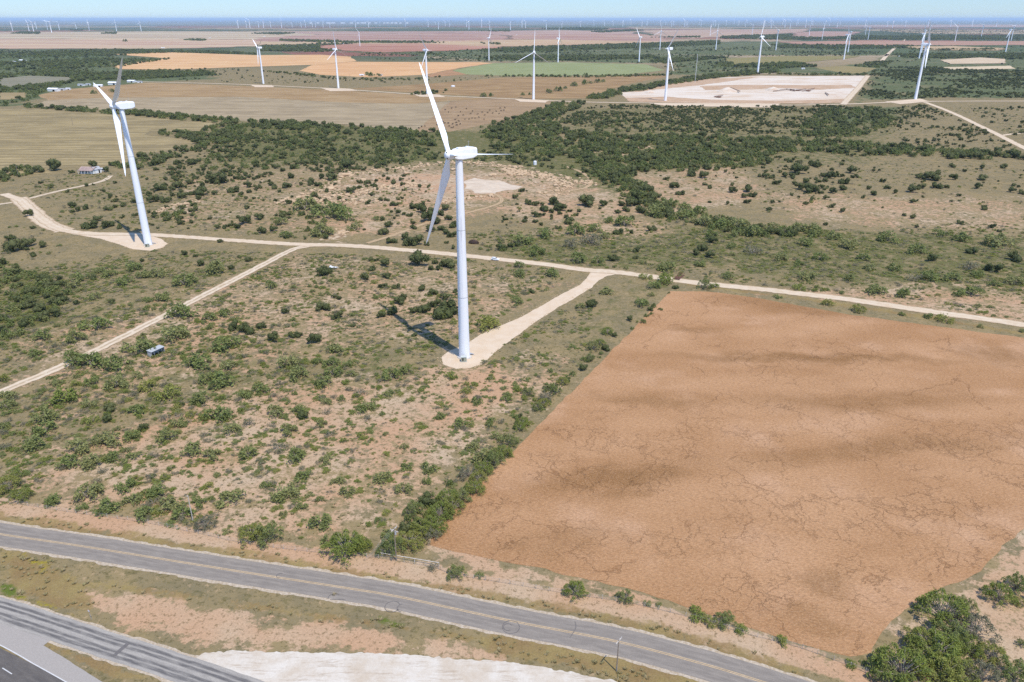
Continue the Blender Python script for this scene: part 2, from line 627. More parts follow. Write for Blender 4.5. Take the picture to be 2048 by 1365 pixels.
    # distance haze put into the ground colour: it pales to grey toward the skyline
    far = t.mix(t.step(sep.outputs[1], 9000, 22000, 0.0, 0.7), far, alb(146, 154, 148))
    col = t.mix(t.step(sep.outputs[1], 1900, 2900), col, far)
    sb = t.math('ADD', t.attr('scrub'), t.math('MULTIPLY', t.math('SUBTRACT', t.noise(0.012, 7, 0.68), 0.5), 1.3))
    col = t.mix(t.math('MULTIPLY', t.step(sb, 0.38, 0.72), 0.9), col, t.mix(t.step(t.noise(0.06, 5, 0.7), 0.35, 0.65), alb(112, 122, 82), alb(90, 102, 66)))
    t.bump(t.math('ADD', sml, t.math('MULTIPLY', fin, 0.5)), 0.6, 0.25)
    return t.done(col)


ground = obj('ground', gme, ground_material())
ground['kind'] = 'structure'

# ------------------------------------------------------------------ fields
def soil_field(name, c1, c2, c3=None, scale=0.02, stretch=(1, 3.0), rot=0.0, fine=0.15, lines=0.0, line_scale=0.15, edge=(0.35, 0.65)):
    t = NT(name, 0.95, 0.05)
    mp = t.mapping(t.pos, (stretch[0], stretch[1], 1), rot)
    n = t.noise(scale, 6, 0.6, mp)
    col = t.mix(t.step(n, *edge), c1, c2)
    if c3:
        col = t.mix(t.math('MULTIPLY', t.step(t.noise(scale * 2.3, 6, 0.6, mp), 0.5, 0.68), 0.7), col, c3)
    if lines:
        w = t.n.new('ShaderNodeTexWave')
        w.wave_type = 'BANDS'
        w.bands_direction = 'Y'
        t.put(w.inputs['Vector'], t.mapping(t.pos, (0.35, 1, 1), rot))
        w.inputs['Scale'].default_value = line_scale
        w.inputs['Distortion'].default_value = 6.0
        w.inputs['Detail'].default_value = 2
        w.inputs['Detail Scale'].default_value = 0.25
        col = t.scale_col(col, t.step(w.outputs['Fac'], 0.1, 0.9, 1 - lines, 1 + lines))
    col = t.mix(t.math('MULTIPLY', t.step(t.noise(scale * 5, 6, 0.7, t.mapping(t.pos, (0.4, 1.6, 1), rot)), 0.52, 0.7), 0.35), col, t.scale_col(c2, 0.8))
    col = t.scale_col(col, t.step(t.noise(0.25, 6, 0.75), 0.25, 0.75, 1 - fine * 1.6, 1 + fine * 1.6))
    return t.done(col)


def brown_field_material():
    t = NT('ploughed_red_soil', 0.95, 0.05)
    p = t.pos
    a = t.noise(0.02, 5, 0.55, t.mapping(p, (1, 2.2, 1)))
    col = t.mix(t.step(a, 0.3, 0.7), alb(209, 163, 121), alb(189, 143, 101))
    col = t.mix(t.step(t.noise(0.035, 4, 0.5), 0.5, 0.75), col, alb(218, 174, 136))
    # damp hollows, each with its own place
    wob = t.noise(0.035, 7, 0.66, out=1)
    wp = t.n.new('ShaderNodeVectorMath')
    wp.operation = 'MULTIPLY_ADD'
    t.put(wp.inputs[0], wob)
    wp.inputs[1].default_value = (26, 26, 0)
    t.put(wp.inputs[2], p)
    wp2 = t.n.new('ShaderNodeVectorMath')
    wp2.operation = 'SUBTRACT'
    t.put(wp2.inputs[0], wp.outputs[0])
    wp2.inputs[1].default_value = (13, 13, 0)
    damp = None
    for x0, y0, x1, y1, hw, v in ((1290, 712, 1960, 722, 4.5, 0.75), (1330, 660, 1460, 664, 3.5, 0.5), (1160, 792, 1440, 806, 5, 0.6), (1440, 806, 2000, 800, 7, 0.5),
                                  (1060, 985, 1420, 925, 5.5, 0.75), (1420, 925, 2100, 880, 5.5, 0.55), (1600, 1168, 1720, 1160, 4.0, 0.65), (1390, 596, 1900, 640, 9, 0.55),
                                  (930, 1092, 1300, 1080, 4, 0.4), (1900, 700, 2100, 720, 8, 0.6), (1560, 1220, 1700, 1240, 3.0, 0.45), (1180, 1010, 1330, 960, 3.0, 0.5)):
        A, B = gp(x0, y0), gp(x1, y1)
        c, d = (A + B) / 2, B - A
        ang = math.atan2(d.y, d.x)
        m = t.n.new('ShaderNodeMapping')
        m.vector_type = 'TEXTURE'
        t.put(m.inputs['Vector'], wp2.outputs[0])
        m.inputs['Location'].default_value = (c.x, c.y, 0)
        m.inputs['Rotation'].default_value = (0, 0, ang)
        m.inputs['Scale'].default_value = (d.length * 0.66, hw * 1.7, 1)
        ln = t.n.new('ShaderNodeVectorMath')
        ln.operation = 'LENGTH'
        t.put(ln.inputs[0], m.outputs[0])
        e = t.step(ln.outputs['Value'], 0.15, 1.0, v, 0.0)
        damp = e if damp is None else t.math('MAXIMUM', damp, e)
    damp = t.math('MULTIPLY', damp, t.step(t.noise(0.16, 5, 0.65), 0.25, 0.6, 0.45, 1.1))
    col = t.mix(t.math('MULTIPLY', damp, 0.85), col, alb(142, 103, 62))
    # drainage rills
    wv = t.noise(0.07, 6, 0.66, out=1)
    q = t.n.new('ShaderNodeVectorMath')
    q.operation = 'MULTIPLY_ADD'
    t.put(q.inputs[0], wv)
    q.inputs[1].default_value = (20, 20, 0)
    t.put(q.inputs[2], p)
    ed = t.voro(0.11, q.outputs[0], 'DISTANCE_TO_EDGE')
    rill = t.step(ed, 0.002, 0.016, 1.0, 0.0)
    rill = t.math('MULTIPLY', rill, t.step(t.noise(0.028, 4, 0.55), 0.50, 0.62))
    ed2 = t.voro(0.03, q.outputs[0], 'DISTANCE_TO_EDGE')
    rill = t.math('MAXIMUM', rill, t.math('MULTIPLY', t.step(ed2, 0.001, 0.007, 0.9, 0.0), t.step(t.noise(0.04, 3, 0.5), 0.45, 0.6)))
    ed3 = t.voro(0.19, t.mapping(q.outputs[0], (1, 1, 1), 0.7, (33, 12, 0)), 'DISTANCE_TO_EDGE')
    low = t.n.new('ShaderNodeSeparateXYZ')
    t.put(low.inputs[0], p)
    r3 = t.math('MULTIPLY', t.step(ed3, 0.004, 0.03, 1.0, 0.0), t.step(t.noise(0.045, 4, 0.6, t.mapping(p, (1, 1, 1), 0, (9, 70, 0))), 0.46, 0.58))
    rill = t.math('MAXIMUM', rill, t.math('MULTIPLY', r3, t.step(low.outputs[1], 250, 180, 0.25, 0.9)))
    col = t.mix(t.math('MULTIPLY', rill, 0.44), col, alb(128, 86, 56))
    fine = t.noise(1.5, 6, 0.8, t.mapping(p, (0.7, 1.6, 1), 0.5))
    col = t.scale_col(col, t.step(fine, 0.34, 0.66, 0.74, 1.2))
    col = t.mix(t.math('MULTIPLY', t.step(t.noise(0.7, 7, 0.8, t.mapping(p, (1, 1.8, 1), -0.3)), 0.5, 0.62), 0.38), col, alb(162, 114, 72))
    col = t.mix(t.math('MULTIPLY', t.step(t.noise(2.4, 4, 0.75), 0.54, 0.62), 0.4), col, alb(236, 198, 152))
    t.bump(t.math('ADD', fine, t.math('MULTIPLY', rill, -1.0)), 0.7, 0.22)
    return t.done(col)


FIELD = G('1340,583 1420,584 1500,594 1700,630 1850,650 2048,676 2500,745 2700,960 2100,1010 2040,1062 1960,1142 1830,1206 1762,1262 1745,1310 1700,1312 1640,1300 1480,1250 1300,1190 1110,1144 1000,1122 930,1108 858,1090 880,1042 1000,930')
sheet('field', FIELD, 0.03, brown_field_material(), jit=0.7, step=2.0)

far_fields = [
    # outline, colours, extra
    ('-250,224 60,217 330,238 425,247 400,266 300,262 290,270 385,281 388,291 290,308 250,326 130,342 0,358 -250,375', (180, 160, 116), (152, 136, 100), (194, 174, 130), 0.012, 0.10, 0.08),
    ('75,191 130,179 300,166 520,174 680,181 860,192 1060,202 1130,205 1000,198 900,202 830,208 700,206 480,194 200,196 95,201', (188, 158, 116), (168, 138, 98), (200, 174, 132), 0.012, 0.08, 0.06),
    ('60,213 95,201 200,196 480,194 700,206 830,208 900,203 980,210 990,245 880,262 840,264 700,250 480,242 300,226', (188, 168, 134), (166, 148, 118), (204, 184, 150), 0.014, 0.26, 0.06),
    ('830,264 900,203 1000,197 1110,203 1100,214 1030,237 900,264', (184, 154, 118), (164, 138, 106), (196, 170, 132), 0.014, 0.08, 0.1),
    ('860,188 1065,199 1170,197 1250,170 1340,153 1290,151 1000,156 920,163 800,172 700,178', (182, 150, 108), (158, 128, 90), (198, 168, 122), 0.01, 0.14, 0.05),
    ('228,133 260,127 330,117 225,109 340,105 512,111 640,110 700,114 713,123 640,130 480,135 340,140 240,139', (238, 194, 142), (226, 178, 128), (242, 206, 160), 0.006, 0.07, 0.06),
    ('600,142 625,130 705,124 960,125 985,127 920,136 850,150 740,155 640,150', (238, 190, 138), (224, 174, 124), (242, 204, 156), 0.006, 0.07, 0.06),
    ('1180,0 ', None, None, None, 0, 0, 0),
    ('850,151 920,136 905,143 940,149 860,155', (196, 150, 110), (176, 138, 100), (206, 160, 120), 0.012, 0.1, 0.05),
    ('905,141 985,127 1130,125 1290,129 1328,141 1250,150 1030,153 930,149', (164, 168, 118), (150, 158, 106), (176, 180, 132), 0.01, 0.10, 0.06),
    ('1445,118 1560,113 1720,113 1700,117 1600,126 1470,131', (150, 142, 92), (162, 148, 98), (140, 134, 88), 0.01, 0.05, 0.05),
    ('1630,136 1690,132 1752,137 1730,147 1690,148', (168, 152, 104), (158, 142, 96), None, 0.01, 0.05, 0.05),
    ('-600,82 0,79 300,78 560,80 560,92 330,98 0,98 -600,98', (220, 192, 158), (204, 168, 142), (196, 182, 146), 0.0025, 0.0, 0.0),
    ('-600,66 0,65 330,63 600,64 660,74 560,80 300,78 0,79 -600,82', (218, 198, 164), (196, 172, 144), (184, 178, 146), 0.0018, 0.0, 0.0),
    ('520,76 640,70 900,66 1020,72 1010,84 640,84 520,84', (200, 164, 144), (178, 136, 120), (196, 184, 152), 0.003, 0.0, 0.0),
    ('640,92 720,88 1010,86 1000,97 900,102 760,106 640,99', (186, 132, 110), (202, 156, 130), (160, 110, 92), 0.004, 0.0, 0.0),
    ('512,85 640,84 820,84 1020,80 1320,78 1340,86 1100,92 980,94 840,88 640,88 540,92', (218, 190, 150), (204, 168, 134), (188, 178, 138), 0.003, 0.0, 0.0),
    ('560,64 900,63 1120,61 1280,64 1250,70 1020,72 900,66 640,70', (204, 172, 150), (184, 148, 134), (170, 160, 138), 0.002, 0.0, 0.0),
    ('1020,71 1280,68 1330,76 1340,84 1100,80 1020,79', (186, 146, 128), (204, 172, 146), (166, 128, 112), 0.003, 0.0, 0.0),
    ('1280,62 1400,60 1620,58 1600,66 1480,72 1380,78 1330,76', (208, 180, 152), (186, 150, 132), (190, 180, 150), 0.003, 0.0, 0.0),
    ('1560,84 1760,82 2300,84 2300,90 1780,92 1600,91', (190, 146, 124), (196, 160, 134), (164, 124, 104), 0.004, 0.0, 0.0),
    ('1590,66 1640,63 1720,64 1700,74 1640,76 1580,74', (184, 146, 130), (196, 162, 142), (160, 140, 120), 0.004, 0.0, 0.0),
    ('1640,52 1800,50 2300,50 2300,55 1800,55 1700,54', (196, 166, 150), (176, 160, 146), None, 0.002, 0.0, 0.0),
    ('1800,94 1900,93 2010,97 2000,102 1850,101', (206, 178, 138), (196, 166, 128), None, 0.005, 0.0, 0.0),
    ('1880,121 1960,116 2010,119 2010,128 1900,129', (232, 210, 178), (220, 194, 160), (206, 180, 146), 0.01, 0.0, 0.1),
    ('1880,134 1890,135 2020,132 2030,138 1900,141', (236, 214, 178), (226, 204, 168), (206, 184, 146), 0.01, 0.0, 0.1),
    ('0,158 60,152 140,155 150,163 60,172 0,176', (158, 150, 126), (144, 140, 116), None, 0.01, 0.05, 0.05),
    ('0,186 50,186 55,195 20,200 0,200', (180, 158, 116), (168, 148, 108), None, 0.01, 0.0, 0.05),
]
k = 0
for s, c1, c2, c3, sc, ln, fi in far_fields:
    if c1 is None:
        continue
    poly = G(s)
    yc = np.mean([p[1] for p in poly])
    sheet('field', poly, 0.04 + 0.02 * k * (1 if yc < 2500 else 4) / 2 + (0.2 if yc > 2500 else 0),
          soil_field('field_soil', alb(*c1), alb(*c2), alb(*c3) if c3 else None, sc if yc < 3200 else sc * 0.8, stretch=(1, 3.0) if yc < 3200 else (0.35, 2.2), edge=(0.35, 0.65) if yc < 3200 else (0.44, 0.56), fine=fi, lines=ln, line_scale=0.022), jit=min(4.0, yc / 500) if yc < 3200 else yc / 90, step=max(3, yc / 150))
    k += 1


# quarry: scraped pale caliche with pink and brown benches
def quarry_material():
    t = NT('quarry_caliche', 0.95, 0.05)
    mp = t.mapping(t.pos, (0.6, 1.6, 1), 0.05)
    n = t.noise(0.02, 7, 0.62, mp, 0.8)
    col = t.mix(t.step(n, 0.42, 0.66), alb(246, 232, 214), alb(232, 208, 180))
    col = t.mix(t.math('MULTIPLY', t.step(t.noise(0.035, 6, 0.65, t.mapping(t.pos, (0.5, 1.4, 1), 0.2)), 0.56, 0.68), 0.6), col, alb(206, 162, 126))
    col = t.scale_col(col, t.step(t.noise(0.3, 5, 0.7), 0.3, 0.7, 0.88, 1.08))
    return t.done(col)


QM = quarry_material()
sheet('quarry_floor', G('1238,186 1300,181 1390,170 1440,156 1520,152 1610,153 1734,152 1692,206 1620,208 1540,206 1420,206 1260,204'), 0.14, QM, jit=3, step=10)
sheet('quarry_floor', G('932,362 950,356 972,360 1000,361 1018,368 1046,374 1030,380 1004,381 990,388 952,387 944,380 930,378'), 0.05,
      soil_field('quarry_floor_pale', alb(240, 222, 198), alb(222, 202, 178), alb(234, 206, 174), 0.05, (1, 2), fine=0.08), jit=3.0, step=4)

LIP = soil_field('quarry_lip_soil', alb(218, 186, 154), alb(198, 164, 130), alb(232, 208, 182), 0.05, (0.6, 1.4), fine=0.12)
for z_, q_ in ((0.20, '1400,173 1480,170 1600,171 1700,170 1712,176 1640,180 1560,177 1480,180 1410,181'), (0.21, '1250,197 1330,194 1420,200 1560,202 1650,200 1686,198 1690,206 1600,208 1400,207 1260,204'), (0.20, '1340,166 1440,157 1520,154 1440,166 1400,171 1300,181 1262,186 1300,177')):
    sheet('quarry_bench', G(q_), z_, LIP, jit=3.5, step=8)

# ------------------------------------------------------------------ roads
def caliche_material(name, edge_soft=0.72, tracks=False, c1=(246, 228, 202), c2=(238, 215, 184)):
    t = NT(name, 0.95, 0.05)
    n = t.noise(0.25, 6, 0.65)
    col = t.mix(t.step(n, 0.3, 0.7), alb(*c1), alb(*c2))
    col = t.mix(t.math('MULTIPLY', t.step(t.noise(0.12, 6, 0.7), 0.5, 0.66), 0.35), col, alb(206, 176, 138))
    col = t.scale_col(col, t.step(t.noise(1.8, 4, 0.7), 0.25, 0.75, 0.90, 1.07))
    u = t.math('ABSOLUTE', t.attr('across'))
    if tracks:
        mid = t.step(u, 0.12, 0.4, 1.0, 0.0)
        mid = t.math('MULTIPLY', mid, t.step(t.noise(0.5, 5, 0.6), 0.35, 0.5))
        col = t.mix(t.math('MULTIPLY', mid, 0.6), col, alb(176, 152, 116))
    if not tracks:
        rut = t.step(t.math('ABSOLUTE', t.math('SUBTRACT', u, 0.36)), 0.05, 0.2, 0.0, 1.0)
        col = t.mix(t.math('MULTIPLY', rut, t.step(t.noise(0.35, 5, 0.65), 0.35, 0.6, 0.1, 0.4)), col, alb(216, 188, 152))
    e = t.math('ADD', u, t.math('MULTIPLY', t.math('SUBTRACT', t.noise(0.6, 5, 0.65), 0.5), 0.5))
    col = t.mix(t.math('MULTIPLY', t.step(e, edge_soft, 1.0), 0.8), col, alb(186, 158, 122))
    return t.done(col)


CAL, TRK = caliche_material('caliche_road'), caliche_material('caliche_two_track', 0.7, True)
TRKF = caliche_material('dirt_two_track', 0.5, True, (220, 192, 154), (204, 174, 136))
strip('road', G('8,388 22,394 40,400 62,420 95,446 130,461 190,468 300,470 450,480 590,489 700,492 840,503 950,514 1080,528 1170,540 1250,547 1400,567 1550,582 1700,600 1850,622 2048,650 2330,694'), 7.2, 0.10, CAL, 1.5, 0.9)
strip('road', G('36,396 60,418 92,446 130,462'), 12, 0.09, CAL, 1.5, 1.2)
strip('road', G('622,492 590,498 560,512 520,533 400,595 250,672 130,730 0,785 -140,842'), 5.0, 0.09, TRK, 1.5, 0.7)
strip('road', G('-60,418 0,409 40,402 120,382 200,364 222,352'), 4.2, 0.085, TRK, 2, 0.6)
strip('track', G('735,487 800,466 870,441 955,421 1000,406 1000,394 985,388'), 3.0, 0.08, TRKF, 1.5, 0.6)
strip('track', G('1128,332 1165,346 1182,364 1170,376 1140,382'), 3.0, 0.08, TRKF, 1.5, 0.6)
strip('road', G('280,164 400,167 520,171 680,179 860,191 1060,200 1180,205 1330,207 1550,211 1690,209 1830,204 2048,203 2300,205'), 9, 0.30, CAL, 6, 1.0)
strip('road', G('1850,205 1885,218 1920,233 1955,250 1990,267 2048,296 2180,358'), 8, 0.12, CAL, 3, 1.0)
strip('road', G('2000,272 2030,268 2080,266 2160,262'), 6, 0.11, CAL, 3, 0.8)
strip('road', G('1686,210 1704,190 1720,172 1736,152'), 11, 0.34, CAL, 6, 1.5)
strip('road', G('1736,152 1640,149 1560,147 1515,149'), 9, 0.33, CAL, 6, 1.5)
strip('road', G('1762,124 1775,110 1788,98 1814,76'), 14, 0.5, CAL, 15, 1.0, 4)
strip('road', G('1470,114 1600,113 1750,114 1776,109'), 12, 0.5, CAL, 15, 1.0, 4)
strip('road', G('1290,108 1400,111 1480,114'), 10, 0.5, CAL, 15, 1.0, 4)
strip('road', G('512,105 700,103 860,100 1100,96'), 12, 0.5, TRK, 20, 1.0, 4)
strip('road', G('1830,104 2011,105 2200,105'), 9, 0.5, CAL, 20, 1.0, 4)
t_pad = NT('caliche_pad', 0.95, 0.05)
pc = t_pad.mix(t_pad.step(t_pad.noise(0.2, 6, 0.6), 0.3, 0.7), alb(244, 222, 194), alb(236, 210, 178))
t_pad.done(t_pad.scale_col(pc, t_pad.step(t_pad.noise(1.8, 4, 0.7), 0.25, 0.75, 0.93, 1.05)))
PAD = t_pad.m
sheet('turbine_pad', G('1164,538 1180,546 1177,553 1160,570 1134,583 1074,617 1040,636 1010,648 962,669 930,690 900,702 882,716 886,729 912,738 940,737 965,728 985,710 1020,682 1066,648 1114,617 1158,592 1184,575 1197,561 1216,552 1250,547'), 0.05, PAD, jit=0.5, step=1.5)
sheet('turbine_pad', G('130,466 200,478 240,490 265,499 300,502 325,496 336,488 322,478 300,471'), 0.05, PAD, jit=0.5, step=2)
for s in ('640,176 700,178 720,182 660,183', '500,170 545,171 548,175 510,175', '820,187 880,190 890,195 840,194', '1030,199 1100,201 1090,206 1040,204', '1290,206 1400,207 1560,208 1550,216 1330,212', '1770,204 1840,198 1860,204 1800,209'):
    sheet('turbine_pad', G(s), 0.26, PAD, jit=1.5, step=6)


# paved frontage road
def asphalt_material(name, c1, c2, wheel=0.0, wheel_col=None, cracks=True):
    t = NT(name, 0.95, 0.04)
    al = t.n.new('ShaderNodeCombineXYZ')
    t.put(al.inputs[0], t.math('MULTIPLY', t.attr('along'), 0.25))
    t.put(al.inputs[1], t.math('MULTIPLY', t.attr('across'), 6.0))
    streak = t.noise(1.0, 6, 0.65, al.outputs[0])
    col = t.mix(t.step(streak, 0.3, 0.7), c1, c2)
    col = t.scale_col(col, t.step(t.noise(4.0, 4, 0.75), 0.25, 0.75, 0.86, 1.14))
    if wheel:
        u = t.attr('across')
        m = None
        for c0, w0 in ((-0.62, 0.13), (-0.28, 0.11), (0.25, 0.11), (0.6, 0.12)):
            e = t.step(t.math('ABSOLUTE', t.math('SUBTRACT', u, c0)), w0 * 0.4, w0 * 1.6, 1.0, 0.0)
            m = e if m is None else t.math('MAXIMUM', m, e)
        m = t.math('MULTIPLY', m, t.step(streak, 0.25, 0.65, 0.4, 1.0))
        col = t.mix(t.math('MULTIPLY', m, wheel), col, wheel_col)
    return t.done(col)


ASPH = asphalt_material('worn_asphalt', alb(172, 162, 150), alb(154, 145, 135), 0.3, alb(128, 121, 114))
RAMP_A = asphalt_material('ramp_asphalt', alb(194, 187, 176), alb(170, 164, 156), 0.75, alb(84, 83, 86))
HWY_A = asphalt_material('highway_asphalt', alb(126, 120, 114), alb(112, 107, 103), 0.3, alb(98, 94, 92))
SHLD_A = asphalt_material('shoulder_asphalt', alb(194, 186, 176), alb(178, 170, 162), 0.0)
t_g = NT('white_gravel', 0.95, 0.05)
WGRAV = t_g.done(t_g.mix(t_g.step(t_g.noise(1.5, 6, 0.7), 0.35, 0.65), alb(222, 206, 184), alb(190, 170, 142)))
FR = G('-260,1028 -120,1048 0,1069 150,1091 300,1115 512,1149 700,1178 800,1195 1024,1243 1230,1283 1400,1327 1510,1360 1650,1406 1800,1462')
strip('road_shoulder', FR, 9.6, 0.03, WGRAV, 0.5, 0.55)
strip('road', FR, 8.0, 0.05, ASPH, 1.0, 0.12)
YEL = plain('yellow_paint', alb(226, 196, 152), 0.8, 0.1, var=0.2, scale=1.2)
WHT = plain('white_paint', alb(232, 230, 226), 0.8, 0.1, var=0.08, scale=1.5)
strip('road_marking', FR, 0.17, 0.075, YEL, 1.0, 0, 1, off=0.19)
strip('road_marking', FR, 0.17, 0.075, YEL, 1.0, 0, 1, off=-0.19)
# lower left: ramp and highway
RP = G('-260,1158 -120,1188 0,1220 100,1252 200,1286 300,1317 420,1357 540,1400 700,1462')
strip('road_shoulder', RP, 7.5, 0.032, WGRAV, 0.5, 0.5)
strip('road', RP, 6.3, 0.055, RAMP_A, 1.0, 0.15)
HW = G('-150,1272 0,1350 60,1382 130,1420 260,1490')
strip('road', HW, 9.0, 0.06, HWY_A, 1.0, 0)
HS = G('-160,1160 -150,1190 0,1236 97,1272 101,1281 87,1292 120,1311 205,1365 300,1430 250,1450 134,1367 0,1292 -150,1222')
sheet('road_shoulder', HS[1:], 0.045, SHLD_A, jit=0.08, step=1.0)
HL = G('-150,1220 0,1291 70,1330 134,1366 260,1440')
strip('road_marking', HL, 0.22, 0.09, WHT, 1.0, 0, 1)
for a, b in ((('5,1337', '24,1349')), ('-60,1301 ', '-40,1312')):
    strip('road_marking', G(a + ' ' + b), 0.2, 0.09, WHT, 0.5, 0, 1)
t_w = NT('white_caliche', 0.95, 0.05)
wc = t_w.mix(t_w.step(t_w.noise(0.12, 7, 0.7), 0.35, 0.7), alb(244, 235, 220), alb(222, 205, 182))
wc = t_w.mix(t_w.math('MULTIPLY', t_w.step(t_w.noise(0.5, 7, 0.75, t_w.mapping(t_w.pos, (0.22, 1.8, 1), -0.2)), 0.52, 0.64), 0.6), wc, alb(190, 168, 142))
WCAL = t_w.done(t_w.scale_col(wc, t_w.step(t_w.noise(2.5, 5, 0.75), 0.3, 0.75, 0.92, 1.05)))
sheet('caliche_yard', G('392,1314 410,1306 470,1302 600,1305 750,1307 900,1317 1010,1324 1130,1343 1225,1362 1290,1385 1400,1440 620,1460 560,1410 430,1362'), 0.045, WCAL, jit=0.5, step=0.55)

# tyre marks on the frontage road
MARK = plain('tyre_rubber_mark', alb(128, 123, 120), 0.9, 0.1)


def arc(cx, cy, r, a0, a1, sx=1.0):
    c = gp(cx, cy)
    return [(c.x + r * sx * math.cos(R_(a)), c.y + r * math.sin(R_(a))) for a in np.linspace(a0, a1, 14)]


for pts in (arc(785, 1214, 1.7, 20, 330), arc(1022, 1255, 1.9, 0, 350), arc(1016, 1255, 1.0, 30, 300), G('1150,1244 1152,1254 1148,1264 1140,1276'), arc(668, 1196, 1.3, 40, 200), G('660,1200 690,1200'), arc(805, 1217, 1.2, 100, 260), arc(560, 1152, 0.8, 60, 280)):
    strip('road_marking', pts, 0.16, 0.082, MARK, 0.3, 0.05, 1)
strip('road_marking', G('228,1312 256,1288'), 0.9, 0.082, MARK, 0.5, 0.1, 1)
# ------------------------------------------------------------------ plants
def leaf_material(name, c1, c2, c3, trans=0.25):
    t = NT(name, 0.75, 0.12)
    oi = t.n.new('ShaderNodeObjectInfo')
    n = t.noise(0.9, 4, 0.7)
    col = t.mix(t.step(n, 0.3, 0.7), c1, c2)
    col = t.mix(t.math('MULTIPLY', t.step(oi.outputs['Random'], 0.2, 1.0), 0.75), col, c3)
    col = t.scale_col(col, t.step(t.noise(5.0, 2, 0.7), 0.25, 0.75, 0.8, 1.2))
    t.put(t.b.inputs['Base Color'], col)
    tr = t.n.new('ShaderNodeBsdfTranslucent')
    t.put(tr.inputs['Color'], col)
    mx = t.n.new('ShaderNodeMixShader')
    mx.inputs[0].default_value = trans
    t.l.new(t.b.outputs[0], mx.inputs[1])
    t.l.new(tr.outputs[0], mx.inputs[2])
    t.l.new(mx.outputs[0], t.n['Material Output'].inputs['Surface'])
    return t.m


JUN = leaf_material('juniper_foliage', (0.092, 0.106, 0.038, 1), (0.070, 0.082, 0.032, 1), (0.120, 0.126, 0.050, 1), 0.2)
MES = leaf_material('mesquite_foliage', (0.235, 0.270, 0.085, 1), (0.175, 0.205, 0.070, 1), (0.30, 0.29, 0.12, 1), 0.4)
BRI = leaf_material('bright_foliage', (0.245, 0.285, 0.066, 1), (0.175, 0.21, 0.054, 1), (0.31, 0.30, 0.085, 1), 0.42)
GRY = leaf_material('grey_brush_foliage', (0.19, 0.185, 0.11, 1), (0.15, 0.14, 0.09, 1), (0.22, 0.20, 0.125, 1), 0.25)
WOO = leaf_material('creek_wood_foliage', (0.190, 0.222, 0.070, 1), (0.140, 0.172, 0.058, 1), (0.265, 0.272, 0.10, 1), 0.4)
GRA = leaf_material('grass_tuft', (0.34, 0.29, 0.15, 1), (0.26, 0.24, 0.11, 1), (0.40, 0.32, 0.19, 1), 0.35)
BARK = plain('grey_bark', (0.30, 0.26, 0.215, 1), 0.95, 0.05, var=0.3, scale=3)
CORE = plain('shaded_inner_twigs', (0.045, 0.045, 0.026, 1), 0.95, 0.02, var=0.3, scale=2)


def cards(C, size, r, up=0.0, out=None, flat=0.6):
    """small leaf-spray quads round the points C; returns verts, quads"""
    n = len(C)
    a = r.normal(size=(n, 3))
    if out is not None:
        a = a * 0.8 + out * 1.0
    a[:, 2] += up
    a /= np.linalg.norm(a, axis=1)[:, None] + 1e-9
    b = np.cross(a, r.normal(size=(n, 3)))
    b /= np.linalg.norm(b, axis=1)[:, None] + 1e-9
    c = np.cross(a, b)
    s = size * r.uniform(0.6, 1.4, n)[:, None]
    b, c = b * s * 0.5, c * s * 0.5 * flat
    V = np.stack([C - b - c * 0.5, C + b * 0.2 - c, C + b + c * 0.4, C - b * 0.3 + c], 1).reshape(-1, 3)
    return V, np.arange(n * 4).reshape(-1, 4)


def plant_mesh(name, V, Qd, mat, stems=(), core=None):
    me_v, me_q, mats = [V], [Qd], [np.zeros(len(Qd), np.int32)]
    k = len(V)
    for p0, p1, r0, r1 in stems:
        p0, p1 = np.array(p0), np.array(p1)
        d = p1 - p0
        u = np.cross(d, [0.3, 0.9, 0.2])
        u /= np.linalg.norm(u) + 1e-9
        w = np.cross(d, u)
        w /= np.linalg.norm(w) + 1e-9
        ring = [u * math.cos(t) + w * math.sin(t) for t in (0, 2.1, 4.2)]
        vv = np.array([p0 + q * r0 for q in ring] + [p1 + q * r1 for q in ring])
        qq = np.array([[0, 1, 4, 3], [1, 2, 5, 4], [2, 0, 3, 5]]) + k
        me_v.append(vv)
        me_q.append(qq)
        mats.append(np.ones(3, np.int32))
        k += 6
    me = np_mesh(name, np.concatenate(me_v), np.concatenate(me_q))
    me.materials.append(mat)
    me.materials.append(BARK)
    if len(stems):
        me.polygons.foreach_set('material_index', np.concatenate(mats))
    return me


def juniper_mesh(i, n=640):
    """unit juniper: about 1 m wide, 0.85 m tall, domed and dense to the ground"""
    r = np.random.default_rng(100 + i)
    lobes = r.normal(size=(7, 3)) * [0.20, 0.20, 0.12] + [0, 0, 0.38]
    rad = r.uniform(0.20, 0.34, 7)
    C, O = [], []
    for c, q in zip(lobes, rad):
        m = n // 7
        d = r.normal(size=(m, 3))
        d /= np.linalg.norm(d, axis=1)[:, None]
        P = c + d * q * r.uniform(0.72, 1.06, m)[:, None] * [1, 1, 0.95]
        keep = P[:, 2] > 0.02
        C.append(P[keep])
        O.append(d[keep])
    C, O = np.concatenate(C), np.concatenate(O)
    V, Qd = cards(C, 0.10, r, 0.4, O)
    # solid inner mass so that no sky shows through
    bm = bmesh.new()
    for c, q in zip(lobes, rad):
        rr = bmesh.ops.create_icosphere(bm, subdivisions=1, radius=q * 0.82)
        bmesh.ops.translate(bm, verts=rr['verts'], vec=c)
    for v in bm.verts:
        v.co.z = max(v.co.z, 0)
    bm.verts.ensure_lookup_table()
    cv = np.array([v.co[:] for v in bm.verts])
    ct = np.array([[v.index for v in f.verts] for f in bm.faces]) + len(V)
    bm.free()
    me = np_mesh('juniper_bush', np.concatenate([V, cv]), Qd, ct)
    me.materials.append(JUN)
    return me


